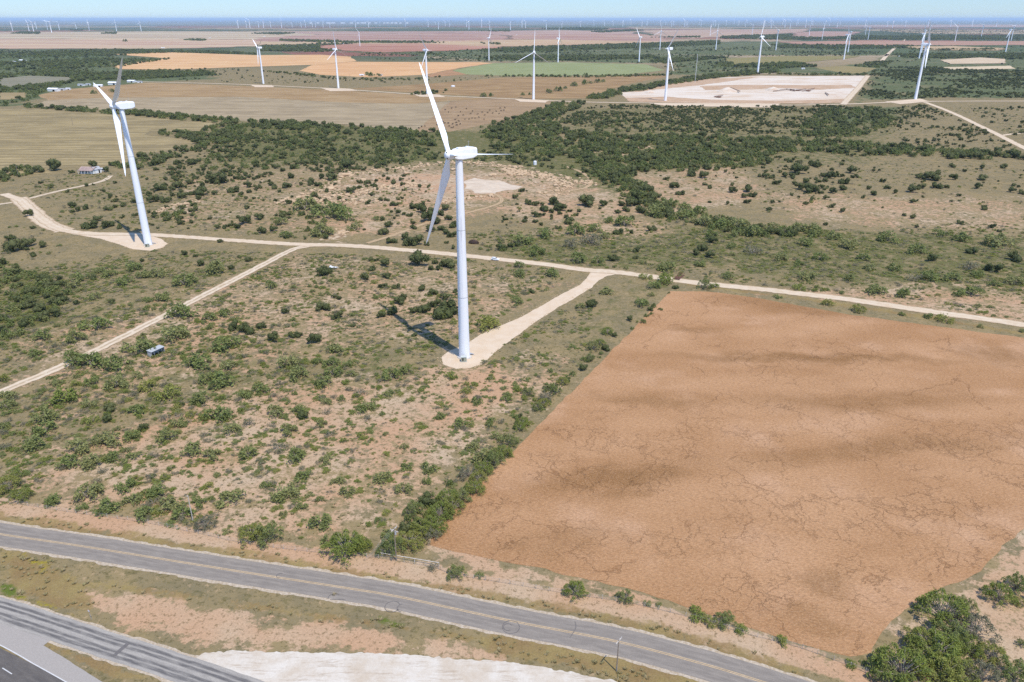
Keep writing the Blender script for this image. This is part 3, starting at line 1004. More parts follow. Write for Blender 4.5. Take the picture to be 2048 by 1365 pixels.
def spray_points(r, n, ntip, w, h, spread, base=0.28):
    """foliage in separate sprays at branch ends, gaps between them"""
    tips, st, C = [], [], []
    for _ in range(ntip):
        a, q = r.uniform(0, 2 * math.pi), math.sqrt(r.uniform(0.02, 1)) * w * 0.42
        z = h * (base + (0.86 - base) * (1 - (q / (w * 0.45)) ** 2) * r.uniform(0.55, 1.0) + 0.05)
        t = np.array([q * math.cos(a), q * math.sin(a), z])
        tips.append(t)
        f = np.array([t[0] * 0.25 + r.normal() * 0.02, t[1] * 0.25 + r.normal() * 0.02, t[2] * 0.45])
        st += [((f[0] * 0.25, f[1] * 0.25, 0), f, 0.018 * w, 0.011 * w), (f, t, 0.011 * w, 0.004 * w)]
        m = n // ntip
        P = t + r.normal(size=(m, 3)) * [spread * w, spread * w, spread * w * 0.55]
        P[:, 2] -= 0.6 * (np.hypot(P[:, 0] - t[0], P[:, 1] - t[1]) ** 2) / (spread * w)
        C.append(P[P[:, 2] > 0.02])
    return np.concatenate(C), st


def mesquite_mesh(i, n=600, ntip=10, mat=None, size=0.098, spread=0.105, name='mesquite_bush', stems=True):
    r = np.random.default_rng(200 + i)
    C, st = spray_points(r, n, ntip, 1.0, 0.56, spread)
    C[:, 0] *= r.uniform(0.8, 1.15)
    V, Qd = cards(C, size, r, 1.0, None, 0.5)
    return plant_mesh(name, V, Qd, mat or MES, st if stems else ())


JUN_M = [juniper_mesh(i) for i in range(5)]
MES_M = [mesquite_mesh(i) for i in range(5)]
BRI_M = [mesquite_mesh(20 + i, 650, 10, BRI, 0.09, 0.115) for i in range(3)]
GRY_M = [mesquite_mesh(40 + i, 380, 9, GRY, 0.08, 0.12) for i in range(3)]


def big_parts(i, mat, n=3600, ntip=30):
    """crown and trunk meshes of a broad many-stemmed tree about 1 m across"""
    r = np.random.default_rng(300 + i)
    C, st = spray_points(r, n, ntip, 1.0, 0.62, 0.044, 0.14)
    C[:, 2] *= 0.85 + 0.3 * fbm(C[:, 0] * 5 + 9, C[:, 1] * 5, i, 2)
    V, Qd = cards(C, 0.037, r, 1.0, None, 0.42)
    crown = np_mesh('crown', V, Qd)
    crown.materials.append(mat)
    bm = bmesh.new()
    for p0, p1, r0, r1 in st:
        tube(bm, p0, p1, r0 * 0.6, r1 * 0.75, 5, False)
    me = bpy.data.meshes.new('trunk')
    bm.to_mesh(me)
    bm.free()
    me.materials.append(BARK)
    return crown, me


BIG = [big_parts(0, MES), big_parts(1, MES), big_parts(2, BRI), big_parts(3, GRY, 2600, 30)]

LAND = [(929, 715, 'the tallest turbine base'), (297, 492, 'the turbine base on the curved road'), (310, 708, 'the grey livestock shelter'), (990, 519, 'the white car'),
        (182, 345, 'the white ranch house'), (793, 1120, 'the double-crossarm utility pole'), (1357, 556, 'the cattle guard'), (948, 487, 'the dark brush pile'),
        (950, 372, 'the pale quarry floor'), (1233, 1342, 'the one-crossarm pole'), (385, 1042, 'the bare fence-side pole'), (1190, 550, 'the road junction'),
        (605, 492, 'the fork of the narrow track'), (1070, 330, 'the white water tank'), (870, 1092, "the ploughed field's near corner"),
        (182, 1240, 'the triangular sign'), (1700, 1330, "the ploughed field's right corner"), (665, 537, 'the white flat trailer'),
        (1180, 366, 'the bend of the two-track'), (2010, 270, 'the side road'), (1560, 584, 'the road along the ploughed field')]
LAND = [(gp(x, y), t) for x, y, t in LAND]
DESC = {'J': ('juniper_bush', 'juniper', 'dark round juniper', 'junipers dotted over the pasture'),
        'M': ('mesquite_bush', 'mesquite', 'olive green feathery mesquite', 'mesquite bushes in the scrub'),
        'Y': ('mesquite_bush', 'mesquite', 'bright yellow-green mesquite', 'mesquite bushes in the scrub'),
        'G': ('mesquite_bush', 'mesquite', 'grey half-bare mesquite', 'mesquite bushes in the scrub'),
        'T': ('mesquite_tree', 'mesquite tree', 'broad green mesquite tree', 'mesquite trees along field and road')}
BUSH = {}
BUSH['J'] = """32,502,33 60,492,22 19,480,16 67,513,15 89,494,18 55,501,8 57,433,16 65,458,9 180,457,28 210,456,20 224,452,13 197,442,15 172,418,14
217,421,15 229,416,10 247,413,11 157,423,11 144,415,15 270,432,11 269,406,12 297,390,10 307,405,19 327,405,15 322,381,22 347,381,9 357,376,18 366,396,17
379,369,14 385,390,15 404,376,16 404,390,22 430,390,11 442,367,27 467,385,22 484,391,10 499,386,10 495,375,14 415,357,11 334,416,9 396,400,12 380,406,9
490,448,24 476,457,16 462,452,11 440,486,11 390,514,8 401,531,16 284,524,9 479,516,9 497,524,14 312,341,10 281,339,12 310,331,16 354,329,16 386,330,17
77,345,18 107,341,28 142,347,9 115,607,26 527,466,20 519,439,18 566,437,14 514,378,12 549,378,15 543,372,11 572,376,15 559,385,8 622,368,16 637,372,15
642,358,14 662,360,20 697,335,22 582,357,15 566,343,12 633,341,10 664,346,15 702,386,15 718,367,10 753,363,10 789,370,14 736,368,12 803,362,9 858,375,9
551,403,10 617,410,12 629,396,15 679,400,10 737,408,12 774,402,11 762,402,10 786,412,12 796,411,8 846,411,12 830,417,20 847,425,22 862,425,15 854,443,24
872,448,24 819,433,13 796,427,10 783,425,6 789,438,6 827,448,10 828,458,13 778,455,16 769,469,19 812,480,18 831,490,32 784,486,20 859,464,18 883,461,15
894,469,14 906,474,15 906,455,18 898,440,15 882,431,15 892,420,15 852,491,11 893,487,9 908,498,10 729,461,6 764,441,12 647,551,28 744,541,15 732,559,18
774,556,17 773,532,20 754,522,10 862,539,14 875,540,14 894,534,24 842,530,34 768,575,15 792,577,16 846,582,18 864,590,16 888,599,18 871,613,22 890,633,46
808,598,14 850,624,24 667,596,9 679,599,13 910,585,12 569,628,16 523,657,17 549,682,22 586,675,18 599,672,13 629,685,26 641,620,20 656,621,15 677,636,19
786,628,25 762,634,18 800,608,22 827,625,15 468,657,22 496,666,30 286,860,20 220,822,22 215,842,20 1055,409,14 1070,411,16 1104,426,11 1088,422,16 1118,429,9
1141,424,9 1152,432,10 1131,436,10 1138,447,19 1158,424,9 1234,427,12 1253,423,15 1284,426,20 1206,412,16 1258,412,18 1244,412,15 1119,420,28 1104,410,25
1174,412,32 1069,434,15 1086,432,11 1071,445,12 1050,440,10 1043,384,9 1031,397,11 1334,360,11 1360,390,16 1463,386,18 1464,371,8 1408,356,16 1381,352,16
1410,371,10 1454,409,9 1419,406,7 1490,396,12 1496,407,12 1504,394,16 1498,384,20 1349,376,18 1531,355,12 1301,462,16 1236,468,20 1394,510,18 1406,502,17
1421,515,18 1274,503,16 1271,518,11 1184,616,22 1619,385,26 1597,379,18 1684,381,14 1687,368,20 1663,387,16 1747,391,12 1827,385,18 1844,377,14 1874,377,18
1952,377,15 1964,360,17 2024,385,12 2042,388,14 1968,420,14 1826,438,12 1808,432,8 1685,425,12 1665,415,12 1611,409,12 1625,401,10 1652,451,9 1834,456,9
1918,448,12 1763,469,10 1789,387,11 1773,378,11 1738,379,9 1767,365,11 1836,356,13 1876,353,17 1858,360,25 1905,360,14 1930,344,10 1905,335,12 1962,338,11
2008,337,12 1704,347,18 1555,369,14 1543,357,14 1571,354,14 1584,355,13 1599,347,26 1635,334,18 1625,332,14 1659,357,20 1635,365,10 1612,367,13 1990,544,24
2030,522,26 1861,522,20 1945,507,20 1426,486,18 1224,522,20 1064,586,12"""
BUSH['M'] = """90,550,15 250,568,30 285,555,25 220,553,25 265,541,30 317,553,30 370,570,45 435,545,42 200,545,20 160,560,28 150,575,28 192,598,22 325,600,28
297,603,18 710,460,24 640,470,45 572,475,22 565,450,26 680,438,50 652,430,50 612,420,45 752,440,16 542,577,24 588,577,12 643,591,11 588,641,13 672,702,30 637,727,22
662,730,28 694,732,20 650,772,36 667,750,30 549,832,38 600,825,28 737,817,28 642,852,22 784,757,36 812,746,25 594,755,40 575,732,40 702,752,20 777,790,22
722,825,25 684,800,18 649,806,20 574,867,34 520,785,30 879,837,22 920,850,26 997,877,26 954,807,22 1012,802,20 984,845,18 944,897,24 195,658,48 148,682,37
84,677,32 66,713,26 364,634,47 346,679,50 420,640,28 452,632,26 422,658,16 454,698,50 282,705,56 185,732,52 232,737,46 145,729,42 396,735,48 454,737,30
448,769,46 414,763,32 404,803,36 438,837,42 280,755,22 232,774,42 182,769,28 87,842,48 111,771,24 182,813,24 92,866,42 264,877,32 71,895,42 219,890,40 164,898,42
272,827,32 383,906,38 356,850,30 335,880,36 462,864,32 496,914,36 137,930,42 185,930,42 227,919,30 266,919,30 422,917,36 16,816,28 5,858,22 16,795,28 491,795,26
220,1019,42 178,996,50 110,1006,34 285,1034,34 163,1018,20 365,1034,40 335,1016,40 317,987,38 267,1004,32 463,1004,44 397,1010,28 252,978,34
590,920,38 652,924,24 573,992,46 641,1050,42 604,1016,20 641,1002,18 767,961,34 815,937,22 859,941,34 808,985,30 853,966,20 754,1043,14 607,958,28 696,988,30
532,973,20 556,999,32 675,965,24 1006,910,30 965,920,42 958,1154,18 1294,1209,16 1318,1212,13 1726,1328,12 1104,410,8 1209,475,22 1249,452,42 1219,445,20 1191,462,28
1149,467,38 1196,526,24 1156,525,36 1334,540,32 1284,527,14 1230,535,10 1201,532,9 1399,532,22 1456,557,24 1306,575,28 1215,587,26 1106,552,26 1039,535,22 1041,552,24
1281,612,28 1159,617,18 1034,607,20 1301,592,14 1089,475,30 1046,485,34 1069,510,34 1371,420,25 1401,427,28 1371,437,34 1404,450,40 1346,410,22 1337,432,22 1311,430,42
1446,455,36 1476,457,38 1419,472,26 1474,472,24 1506,472,36 1464,497,20 1464,511,12 1668,478,28 1570,467,30 1600,462,34 1625,465,30 1543,458,24 1596,530,18 1615,558,30
1696,495,34 1829,506,32 1776,482,34 1926,482,32 1993,491,48 1808,593,30 1753,588,34 1943,591,34 1920,592,22 2028,567,30 1955,552,24 1987,572,20 1555,596,14 1858,637,18
1804,631,12 2044,664,12 1986,633,9 1961,655,12 1726,520,26 1860,560,34 1700,560,24 1560,520,26 1880,470,24 1790,540,26 1640,520,24 1610,490,30 1900,560,30 1740,540,20"""
BUSH['Y'] = """972,657,45 902,755,22 950,771,12 932,785,20 298,777,34 338,792,42 127,803,46 150,771,16 182,845,24 8,763,24 598,406,14 1291,557,20 1331,565,34 1431,575,16
1597,579,20 1631,583,12 1656,611,20 1888,643,26 1562,1286,24 1484,1263,24 1393,1233,32 1702,1331,22"""
BUSH['G'] = """11,898,22 1504,508,32 1144,495,32 1186,487,42 720,790,24 500,850,24 330,840,22 560,900,26 270,790,20 1940,540,30 1830,560,26 866,1138,22"""
BUSH['T'] = """505,1078,62 412,1054,44 539,1079,66 689,1106,92 723,1100,46 784,1106,62 818,1092,64 846,1065,60 829,1028,46 880,1034,54 897,1007,54 921,1001,46 938,953,44 958,963,40
989,929,48 18,980,54 45,1000,46 914,1154,44 1151,1190,54 1250,1201,40 1451,1247,48 1420,1248,32 1885,1240,104 1945,1272,92 1800,1358,120 1868,1318,116 1925,1222,56 1838,1290,74 1996,1202,64 2032,1180,60
2037,1208,28 1981,1322,66 2022,1358,80 1915,1364,96 1960,1366,80 1900,1288,84 1842,1330,96 1880,1362,110 1770,1362,70 1930,1305,70 2040,1291,22 1409,577,32 1716,623,32 888,636,30 1058,790,34 1090,800,30 1125,770,28 1100,780,30 1040,860,30 1075,820,26
1185,700,30 1200,690,26 1215,668,26 1180,718,22 868,1060,56 905,1020,54 860,1076,50 948,985,46 1005,912,42 1020,890,36 965,945,44 1045,850,32 1110,788,30 1088,812,28"""

plants, taken, counts = [], {}, {}
for kind, s in BUSH.items():
    for tok in s.split():
        x, y, w = map(float, tok.split(','))
        plants.append((kind, x, y, w))
recs = []
for i, (kind, x, y, w) in enumerate(plants):
    p = gp(x, y)
    width = w / px_per_m(x, y)
    key = 'juniper' if kind == 'J' else 'tree' if kind == 'T' else 'mesquite'
    best = min(range(len(LAND)), key=lambda j: (LAND[j][0] - p).length)
    d = p - LAND[best][0]
    if abs(d.x) > 0.8 * abs(d.y):
        side = 'left of' if d.x < 0 else 'right of'
    else:
        side = 'beyond' if d.y > 0 else 'in front of'
    recs.append([kind, key, p, width, best, side, d.length])
order = {}
for r in sorted(recs, key=lambda r: r[6]):
    kk = (DESC[r[0]][2], r[4], r[5])
    order[kk] = order.get(kk, 0) + 1
    r.append(order[kk])
VAR = {'J': JUN_M, 'M': MES_M, 'Y': BRI_M, 'G': GRY_M}
PLANT_PTS = []
for i, (kind, key, p, width, li, side, dl, n) in enumerate(recs):
    name, cat, desc, grp = DESC[kind]
    lab = f'{desc} {side} {LAND[li][1]}, {ordinal(n)} outward'
    rz = random.uniform(0, 6.28)
    if kind == 'T':
        root = empty(name, p, rz)
        bi = i % 3 if width > 5 else i % 2
        if i % 11 == 3:
            bi = 3
        elif i % 3 == 1:
            bi = 2
        crown, trunk = BIG[bi]
        a, b = obj('crown', crown, None, root), obj('trunk', trunk, None, root)
        sc = width * 1.12
        root.scale = (sc, sc, sc * random.uniform(0.85, 1.1) * (1.05 if width < 9 else 1.0))
        o = root
    else:
        me = VAR[kind][i % len(VAR[kind])]
        o = bpy.data.objects.new(name, me)
        COL.objects.link(o)
        o.location = p
        sc = width * (1.05 if kind == 'J' else 1.28)
        o.scale = (sc, sc * random.uniform(0.85, 1.1), sc * random.uniform(0.85, 1.1) * (0.95 if kind == 'J' else 0.9))
        o.rotation_euler = (0, 0, rz)
    tag(o, lab, cat, grp)
    PLANT_PTS.append((p.x, p.y, width))
PLANT_PTS = np.array(PLANT_PTS)


# ---- the cover nobody could count: one object each, plants set out on points
def scatter_object(name, P, scale, protos, idx=None, zs=None):
    me = bpy.data.meshes.new(name)
    me.vertices.add(len(P))
    co = np.zeros((len(P), 3), np.float32)
    co[:, :2] = P
    me.vertices.foreach_set('co', co.ravel())
    at = me.attributes.new('size', 'FLOAT_VECTOR', 'POINT')
    sc3 = np.stack([scale, scale * rng.uniform(0.85, 1.15, len(P)), scale * (zs if zs is not None else 1.0) * rng.uniform(0.8, 1.15, len(P))], 1)
    at.data.foreach_set('vector', sc3.astype(np.float32).ravel())
    at = me.attributes.new('turn', 'FLOAT', 'POINT')
    at.data.foreach_set('value', rng.uniform(0, 6.28, len(P)).astype(np.float32))
    at = me.attributes.new('pick', 'INT', 'POINT')
    at.data.foreach_set('value', (idx if idx is not None else rng.integers(0, len(protos), len(P))).astype(np.int32))
    o = bpy.data.objects.new(name, me)
    COL.objects.link(o)
    o['kind'] = 'stuff'
    ng = bpy.data.node_groups.new(name + '_nodes', 'GeometryNodeTree')
    ng.interface.new_socket('Geometry', in_out='INPUT', socket_type='NodeSocketGeometry')
    ng.interface.new_socket('Geometry', in_out='OUTPUT', socket_type='NodeSocketGeometry')
    N, Lk = ng.nodes, ng.links
    gi, go = N.new('NodeGroupInput'), N.new('NodeGroupOutput')
    iop = N.new('GeometryNodeInstanceOnPoints')
    jn = N.new('GeometryNodeJoinGeometry')
    for po in protos:
        oi = N.new('GeometryNodeObjectInfo')
        oi.inputs['Object'].default_value = po
        oi.inputs['As Instance'].default_value = True
        oi.transform_space = 'ORIGINAL'
        Lk.new(oi.outputs['Geometry'], jn.inputs[0])

    def na(nm, ty, out):
        q = N.new('GeometryNodeInputNamedAttribute')
        q.data_type = ty
        q.inputs['Name'].default_value = nm
        return next(s for s in q.outputs if s.enabled and s.name == 'Attribute')
    cx = N.new('ShaderNodeCombineXYZ')
    Lk.new(na('turn', 'FLOAT', 0), cx.inputs[2])
    Lk.new(gi.outputs[0], iop.inputs['Points'])
    Lk.new(jn.outputs[0], iop.inputs['Instance'])
    iop.inputs['Pick Instance'].default_value = True
    Lk.new(na('pick', 'INT', 0), iop.inputs['Instance Index'])
    Lk.new(cx.outputs[0], iop.inputs['Rotation'])
    Lk.new(na('size', 'FLOAT_VECTOR', 0), iop.inputs['Scale'])
    Lk.new(iop.outputs[0], go.inputs[0])
    md = o.modifiers.new('scatter', 'NODES')
    md.node_group = ng
    return o


first = {}
for o in COL.objects:
    if o.type == 'MESH' and o.data in JUN_M + MES_M + BRI_M + GRY_M and o.data.name not in first:
        first[o.data.name] = o
P_J = [first[m.name] for m in JUN_M]
P_M = [first[m.name] for m in MES_M]
P_B = [first[m.name] for m in BRI_M]
P_G = [first[m.name] for m in GRY_M]


def rand_in(poly, n_per_ha, cap=30000):
    P = np.array(poly)
    lo, hi = P.min(0), P.max(0)
    n = int(min((hi - lo).prod() / 1e4 * n_per_ha, cap * 6))
    q = rng.uniform(lo, hi, (n, 2))
    q = q[inside(poly, q[:, 0], q[:, 1])]
    return q[:cap]


ROADS = [(G('8,388 40,400 95,446 130,461 190,468 300,470 450,480 590,489 700,492 840,503 950,514 1080,528 1170,540 1250,547 1400,567 1550,582 1700,600 1850,622 2048,650 2330,694'), 5.0),
         (G('622,492 560,512 520,533 400,595 250,672 130,730 0,785 -140,842'), 3.8), (G('-60,418 0,409 40,402 120,382 200,364'), 3.0),
         (G('735,487 800,466 870,441 955,421 1000,406 1000,394'), 2.2),
         (G('280,164 520,171 860,191 1060,200 1180,205 1330,207 1550,211 1690,209 1830,204 2048,203 2300,205'), 8),
         (G('1850,205 1920,233 1990,267 2048,296 2180,358'), 6), (G('1686,210 1736,152'), 10),
         (G('1190,548 1120,592 1040,640 960,685 920,718'), 8.5), (G('200,478 300,488'), 9)]
BLOCK = [FIELD] + [G(s) for s, *_r in far_fields if _r[0]] + [G('1238,186 1300,181 1390,170 1440,156 1520,152 1610,153 1734,152 1692,206 1620,208 1540,206 1420,206 1260,204'),
                                                             G('850,350 960,352 1010,362 1046,374 1030,384 985,389 930,388 870,380'), G('158,349 158,336 212,336 212,349')]


def clear(q, margin=0.0, own=0.0):
    ok = np.ones(len(q), bool)
    for pts, w in ROADS:
        ok &= dist_line(pts, q[:, 0], q[:, 1]) > w + margin
    for b in BLOCK:
        ok &= ~inside(b, q[:, 0], q[:, 1])
    return ok


# pasture shrubs between the individual bushes
REG = [  # outline, junipers per ha, mesquites per ha, clump noise size
    ('0,940 0,790 130,735 300,650 600,500 900,530 1190,560 1040,640 900,760 1100,700 1130,760 1000,900 860,1050 640,1085 300,1040 0,1000', 1.5, 270, 22),
    ('0,640 300,600 420,640 600,740 560,880 300,960 0,960', 0, 300, 18),
    ('900,740 1100,690 1120,770 1000,890 880,1040 800,1080 900,930', 0, 120, 16),
    ('0,500 80,520 200,560 140,640 0,740', 12, 240, 14),
    ('150,540 520,540 560,505 420,590 130,720 0,0,770 60,640', 2, 330, 16),
    ('0,440 130,470 300,500 590,495 420,560 0,520', 5, 60, 18),
    ('60,360 620,340 900,330 880,470 600,480 130,455', 24, 110, 26),
    ('940,470 1290,440 1440,440 1520,480 1520,560 1250,540 960,505', 2, 230, 20),
    ('1480,480 2048,450 2300,520 2300,680 2048,640 1500,570', 2, 170, 24),
    ('1300,340 1560,330 2048,330 2300,380 2300,480 1800,460 1560,450 1300,380', 8, 40, 40),
    ('1000,380 1320,400 1380,440 1200,460 960,470 1000,420', 20, 90, 26),
    ('1180,212 1550,214 1690,212 1650,250 1560,272 1400,266 1200,260 1110,245', 170, 30, 40),
    ('1640,216 1850,212 1925,240 2040,298 1850,294 1700,280 1620,280', 100, 40, 50),
    ('1930,215 2300,215 2300,330 2050,290', 24, 60, 60),
    ('450,270 620,268 850,295 1000,305 1190,345 1150,350 1000,322 850,326 700,345 560,352 430,372 300,392 330,340 400,300', 130, 60, 30),
    ('1480,318 1740,308 1760,345 1640,385 1520,350', 90, 24, 30),
    ('1290,345 1540,330 1560,370 1330,400', 22, 6, 30),
    ('1760,60 2300,60 2300,196 1900,196 1740,202 1700,190 1752,140', 9, 9, 120),
    ('1750,135 2300,140 2300,198 1900,196 1740,200 1710,188', 110, 40, 90),
    ('300,150 520,140 700,158 720,166 520,168 330,160', 5, 6, 60),
    ('700,158 900,153 1000,155 920,162 800,170', 6, 6, 60),
    ('0,100 230,108 225,130 240,140 500,138 330,150 0,150', 8, 20, 150),
    ('830,92 1000,98 1320,92 1330,128 1130,124 960,124 720,120 700,112', 7, 14, 200),
    ('1320,92 1560,95 1760,92 1760,112 1480,113 1330,125', 7, 14, 200),
    ('1330,130 1480,118 1620,128 1640,134 1520,140 1330,150', 9, 16, 90),
]
jP, mP, jS, mS = [], [], [], []
for s, dj, dm, cl in REG:
    poly = G(s)
    for dens, P, Sz, lo, hi in ((dj, jP, jS, 1.6, 4.4), (dm, mP, mS, 0.9, 3.6)):
        if not dens:
            continue
        q = rand_in(poly, dens * 2.2, 9000)
        f = fbm(q[:, 0] / cl, q[:, 1] / cl, 31, 3)
        q = q[f + rng.uniform(-0.16, 0.16, len(q)) > 0.5]
        q = q[clear(q, 1.0)]
        if len(q) == 0:
            continue
        P.append(q)
        u = rng.uniform(0, 1, len(q))
        far = np.clip((np.hypot(q[:, 0], q[:, 1]) - 900) / 1500, 0, 1)
        Sz.append((lo + (hi - lo) * u ** 1.8) * (1 + 0.7 * far))
WEED = []
for s_, dens, cl in (('-80,1000 -80,560 300,500 1190,520 1180,700 1000,930 860,1080 640,1108 300,1048', 1700, 12), ('900,470 1290,440 1480,470 2048,440 2300,500 2300,700 2048,640 1500,575 1190,540', 900, 16),
                     ('0,400 130,460 300,470 880,470 940,400 1180,350 620,300 330,320 60,360', 420, 22), ('1180,212 2300,212 2300,480 1560,450 1300,380 1200,300', 160, 40)):
    q = rand_in(G(s_), dens * 2, 34000)
    f_ = 0.65 * fbm(q[:, 0] / cl, q[:, 1] / cl, 61, 3) + 0.35 * fbm(q[:, 0] / 3.5, q[:, 1] / 3.5, 67, 2)
    gq = paint(q[:, 0], q[:, 1])
    q = q[f_ + 0.16 * gq['green'] - 0.08 * gq['bare'] + rng.uniform(-0.07, 0.07, len(q)) > 0.52]
    WEED.append(q[clear(q, 0.7)])
WEED = np.concatenate(WEED)
jP, mP, jS, mS = map(np.concatenate, (jP, mP, jS, mS))
scatter_object('low_brush', WEED, 0.8 + 2.4 * rng.uniform(0, 1, len(WEED)) ** 2, P_M + P_G + P_B, rng.choice(11, len(WEED), p=[0.10] * 5 + [0.14] * 3 + [0.08 / 3] * 3), 0.42)
scatter_object('juniper_scrub', jP, jS, P_J)
mi = rng.choice(len(P_M + P_B + P_G), len(mP), p=[0.13] * 5 + [0.03] * 3 + [0.26 / 3] * 3)
scatter_object('mesquite_scrub', mP, mS, P_M + P_B + P_G, mi, 0.9)

# creek woods, tree belts and far woodland: closed canopies
WOOD = [
    ('500,240 700,253 880,266 960,256 1040,233 1110,207 1172,205 1160,216 1105,240 1125,262 1250,274 1400,272 1560,279 1700,285 1850,297 2048,308 2300,320 2300,338 2048,322 1900,318 1750,312 1600,305 1500,318 1420,332 1320,340 1272,346 1262,360 1300,384 1318,402 1345,420 1340,440 1285,406 1230,374 1190,342 1130,320 1060,310 980,300 900,300 840,290 760,280 620,264 500,257', 170, 4.0, 8.0),
    ('290,262 400,257 500,250 490,275 400,300 310,333 200,348 100,345 95,334 250,318 340,303 386,290', 130, 3.6, 7.5),
    ('60,208 150,212 300,222 430,236 480,243 470,250 400,244 250,234 100,223 40,216', 190, 4.5, 8.5),
    ('0,150 100,141 200,148 330,142 430,146 400,153 250,159 150,163 100,180 60,204 25,207 30,192 0,186', 120, 5, 9),
    ('0,518 40,530 70,552 150,582 105,640 40,680 0,690 -60,690 -60,510', 420, 2.6, 5.0),
    ('1172,197 1225,181 1320,166 1400,153 1500,143 1560,139 1560,146 1440,156 1330,172 1290,183 1240,190 1205,200', 130, 5, 9),
    ('1535,149 1735,149 1730,152 1600,151', 90, 5, 8),
    ('480,262 640,266 760,282 880,300 1000,305 1110,322 1190,344 1180,362 1120,340 1000,318 850,322 700,336 560,340 440,345 380,330 420,300', 75, 3.0, 6.0),
    ('1270,330 1330,318 1420,316 1500,306 1560,318 1540,332 1440,342 1330,346', 150, 3.5, 6.5),
    ('1640,222 1760,216 1800,250 1720,275 1640,278 1580,272', 120, 3.5, 7.0),
    ('1180,224 1330,240 1450,258 1560,268 1400,274 1250,274 1120,262 1110,240', 45, 3.0, 6.0),
    ('1360,425 1420,430 1500,452 1560,462 1640,462 1640,474 1540,476 1440,466 1370,444', 300, 3.0, 6.0),
    ('560,428 620,415 700,430 700,448 650,480 600,470 620,450', 120, 2.5, 5.0),
    ('1190,332 1262,335 1276,362 1312,385 1348,415 1352,440 1300,440 1258,405 1212,374 1178,346', 240, 3.0, 6.0),
    ('945,495 1000,480 1040,490 1030,505 950,508', 220, 2.0, 4.5),
    ('690,1106 640,1085 760,1070 830,1010 900,965 985,905 1010,905 960,965 910,1030 850,1075 760,1112', 420, 2.4, 4.4),
    ('1165,722 1240,655 1290,612 1350,572 1380,572 1300,640 1230,690 1180,735 1090,815 1040,860 1020,850', 260, 1.4, 3.0),
    ('298,440 340,424 402,404 402,424 372,438 330,444', 300, 2.6, 4.4),
    ('0,340 60,332 70,345 0,372 -60,376', 300, 3, 6),
    ('820,190 850,184 900,181 960,183 890,187 840,192', -130, 4, 7),
    ('-300,152 0,150 0,172 -300,176', 100, 5, 9),
    ('240,160 330,150 420,148 440,151 330,156 260,163', 90, 5, 9),
    ('0,106 230,100 460,104 500,108 230,112 0,118', 30, 6, 11),
    ('0,125 200,118 500,124 300,131 100,140 0,142', 40, 6, 11),
    ('512,93 700,88 760,96 640,105 520,103', 40, 7, 12),
    ('830,105 1000,112 1300,112 1320,118 1100,122 900,118', 42, 6, 11),
    ('1050,95 1340,86 1440,82 1440,90 1100,104 900,104', 30, 7, 12),
    ('1320,118 1460,116 1330,128 1300,124', 60, 6, 11),
    ('1430,128 1560,122 1640,134 1560,138 1440,134', 70, 6, 11),
    ('1680,138 1740,126 1790,122 1770,134 1740,138', 60, 5, 9),
    ('1540,90 1800,92 1800,98 1560,97', 30, 7, 12),
    ('1790,110 2048,108 2300,106 2300,116 1990,120 1800,116', 45, 6, 11),
    ('1790,92 1900,95 1890,98 1800,97', 40, 7, 12),
    ('540,86 760,84 920,86 1010,92 900,90 740,88 560,89', 18, 9, 14),
    ('1440,72 1600,70 1760,73 2100,72 2300,74 2300,80 1800,80 1560,80 1440,78', 22, 9, 15),
    ('900,98 1030,100 1010,104 900,104', 40, 7, 12),
    ('860,156 1000,151 1180,153 1340,149 1345,152 1180,156 1000,154 860,159', -70, 4, 7),
    ('520,141 600,148 700,158 860,158 860,161 700,161 590,151 520,143', -40, 4, 7),
    ('225,107 345,104 512,108 512,110 345,106 225,110', -40, 5, 9),
    ('228,134 260,128 330,118 345,119 270,129 240,136', -40, 5, 9),
    ('560,80 660,82 700,84 900,84 1000,88 1000,90 900,87 700,87 560,83', -22, 9, 14),
    ('20,68 45,64 80,65 78,69', -20, 10, 15), ('200,68 216,66 233,66 232,69', -20, 10, 15), ('140,61 165,60 165,62', -14, 10, 16), ('365,81 390,79 412,80 410,83', -25, 9, 14),
    ('500,68 560,66 590,67 560,70', -14, 10, 16), ('90,107 110,104 120,107', -60, 7, 11), ('1080,58 1160,56 1220,58 1200,61', -10, 12, 18), ('930,63 1020,62 1020,64', -10, 12, 18),
    ('1300,76 1400,74 1400,76', -12, 10, 16), ('1180,64 1260,60 1290,62 1200,66', -8, 12, 18), ('1880,100 1990,99 1990,101', -50, 7, 11), ('1800,98 1900,100 1900,102', -40, 7, 11),
]
wP, wS = [], []
for s, dens, lo, hi in WOOD:
    sgn, dens = (1, dens) if dens > 0 else (-1, -dens)
    q = rand_in(G(s), dens * 1.25, 7000)
    if len(q) == 0:
        continue
    d = np.hypot(q[:, 0], q[:, 1])
    f = fbm(q[:, 0] / (d / 14), q[:, 1] / (d / 14), 77, 3)
    q = q[f + rng.uniform(-0.2, 0.2, len(q)) > 0.44]
    if 0 < sgn and dens < 200:
        q = q[clear(q, 0.5)] if len(q) else q
    wP.append(q)
    wS.append(rng.uniform(lo, hi, len(q)))
wP, wS = np.concatenate(wP), np.concatenate(wS)
def wood_mesh(i):
    r = np.random.default_rng(500 + i)
    C, st = spray_points(r, 260, 9, 1.0, 0.78, 0.12, 0.25)
    V, Qd = cards(C, 0.16, r, 0.9, None, 0.6)
    crown = np_mesh('crown', V, Qd)
    crown.materials.append(WOO)
    bm = bmesh.new()
    for p0, p1, r0, r1 in st:
        tube(bm, p0, p1, r0 * 1.3, r1 * 1.3, 5, False)
    trunk = bpy.data.meshes.new('trunk')
    bm.to_mesh(trunk)
    bm.free()
    trunk.materials.append(BARK)
    return crown, trunk


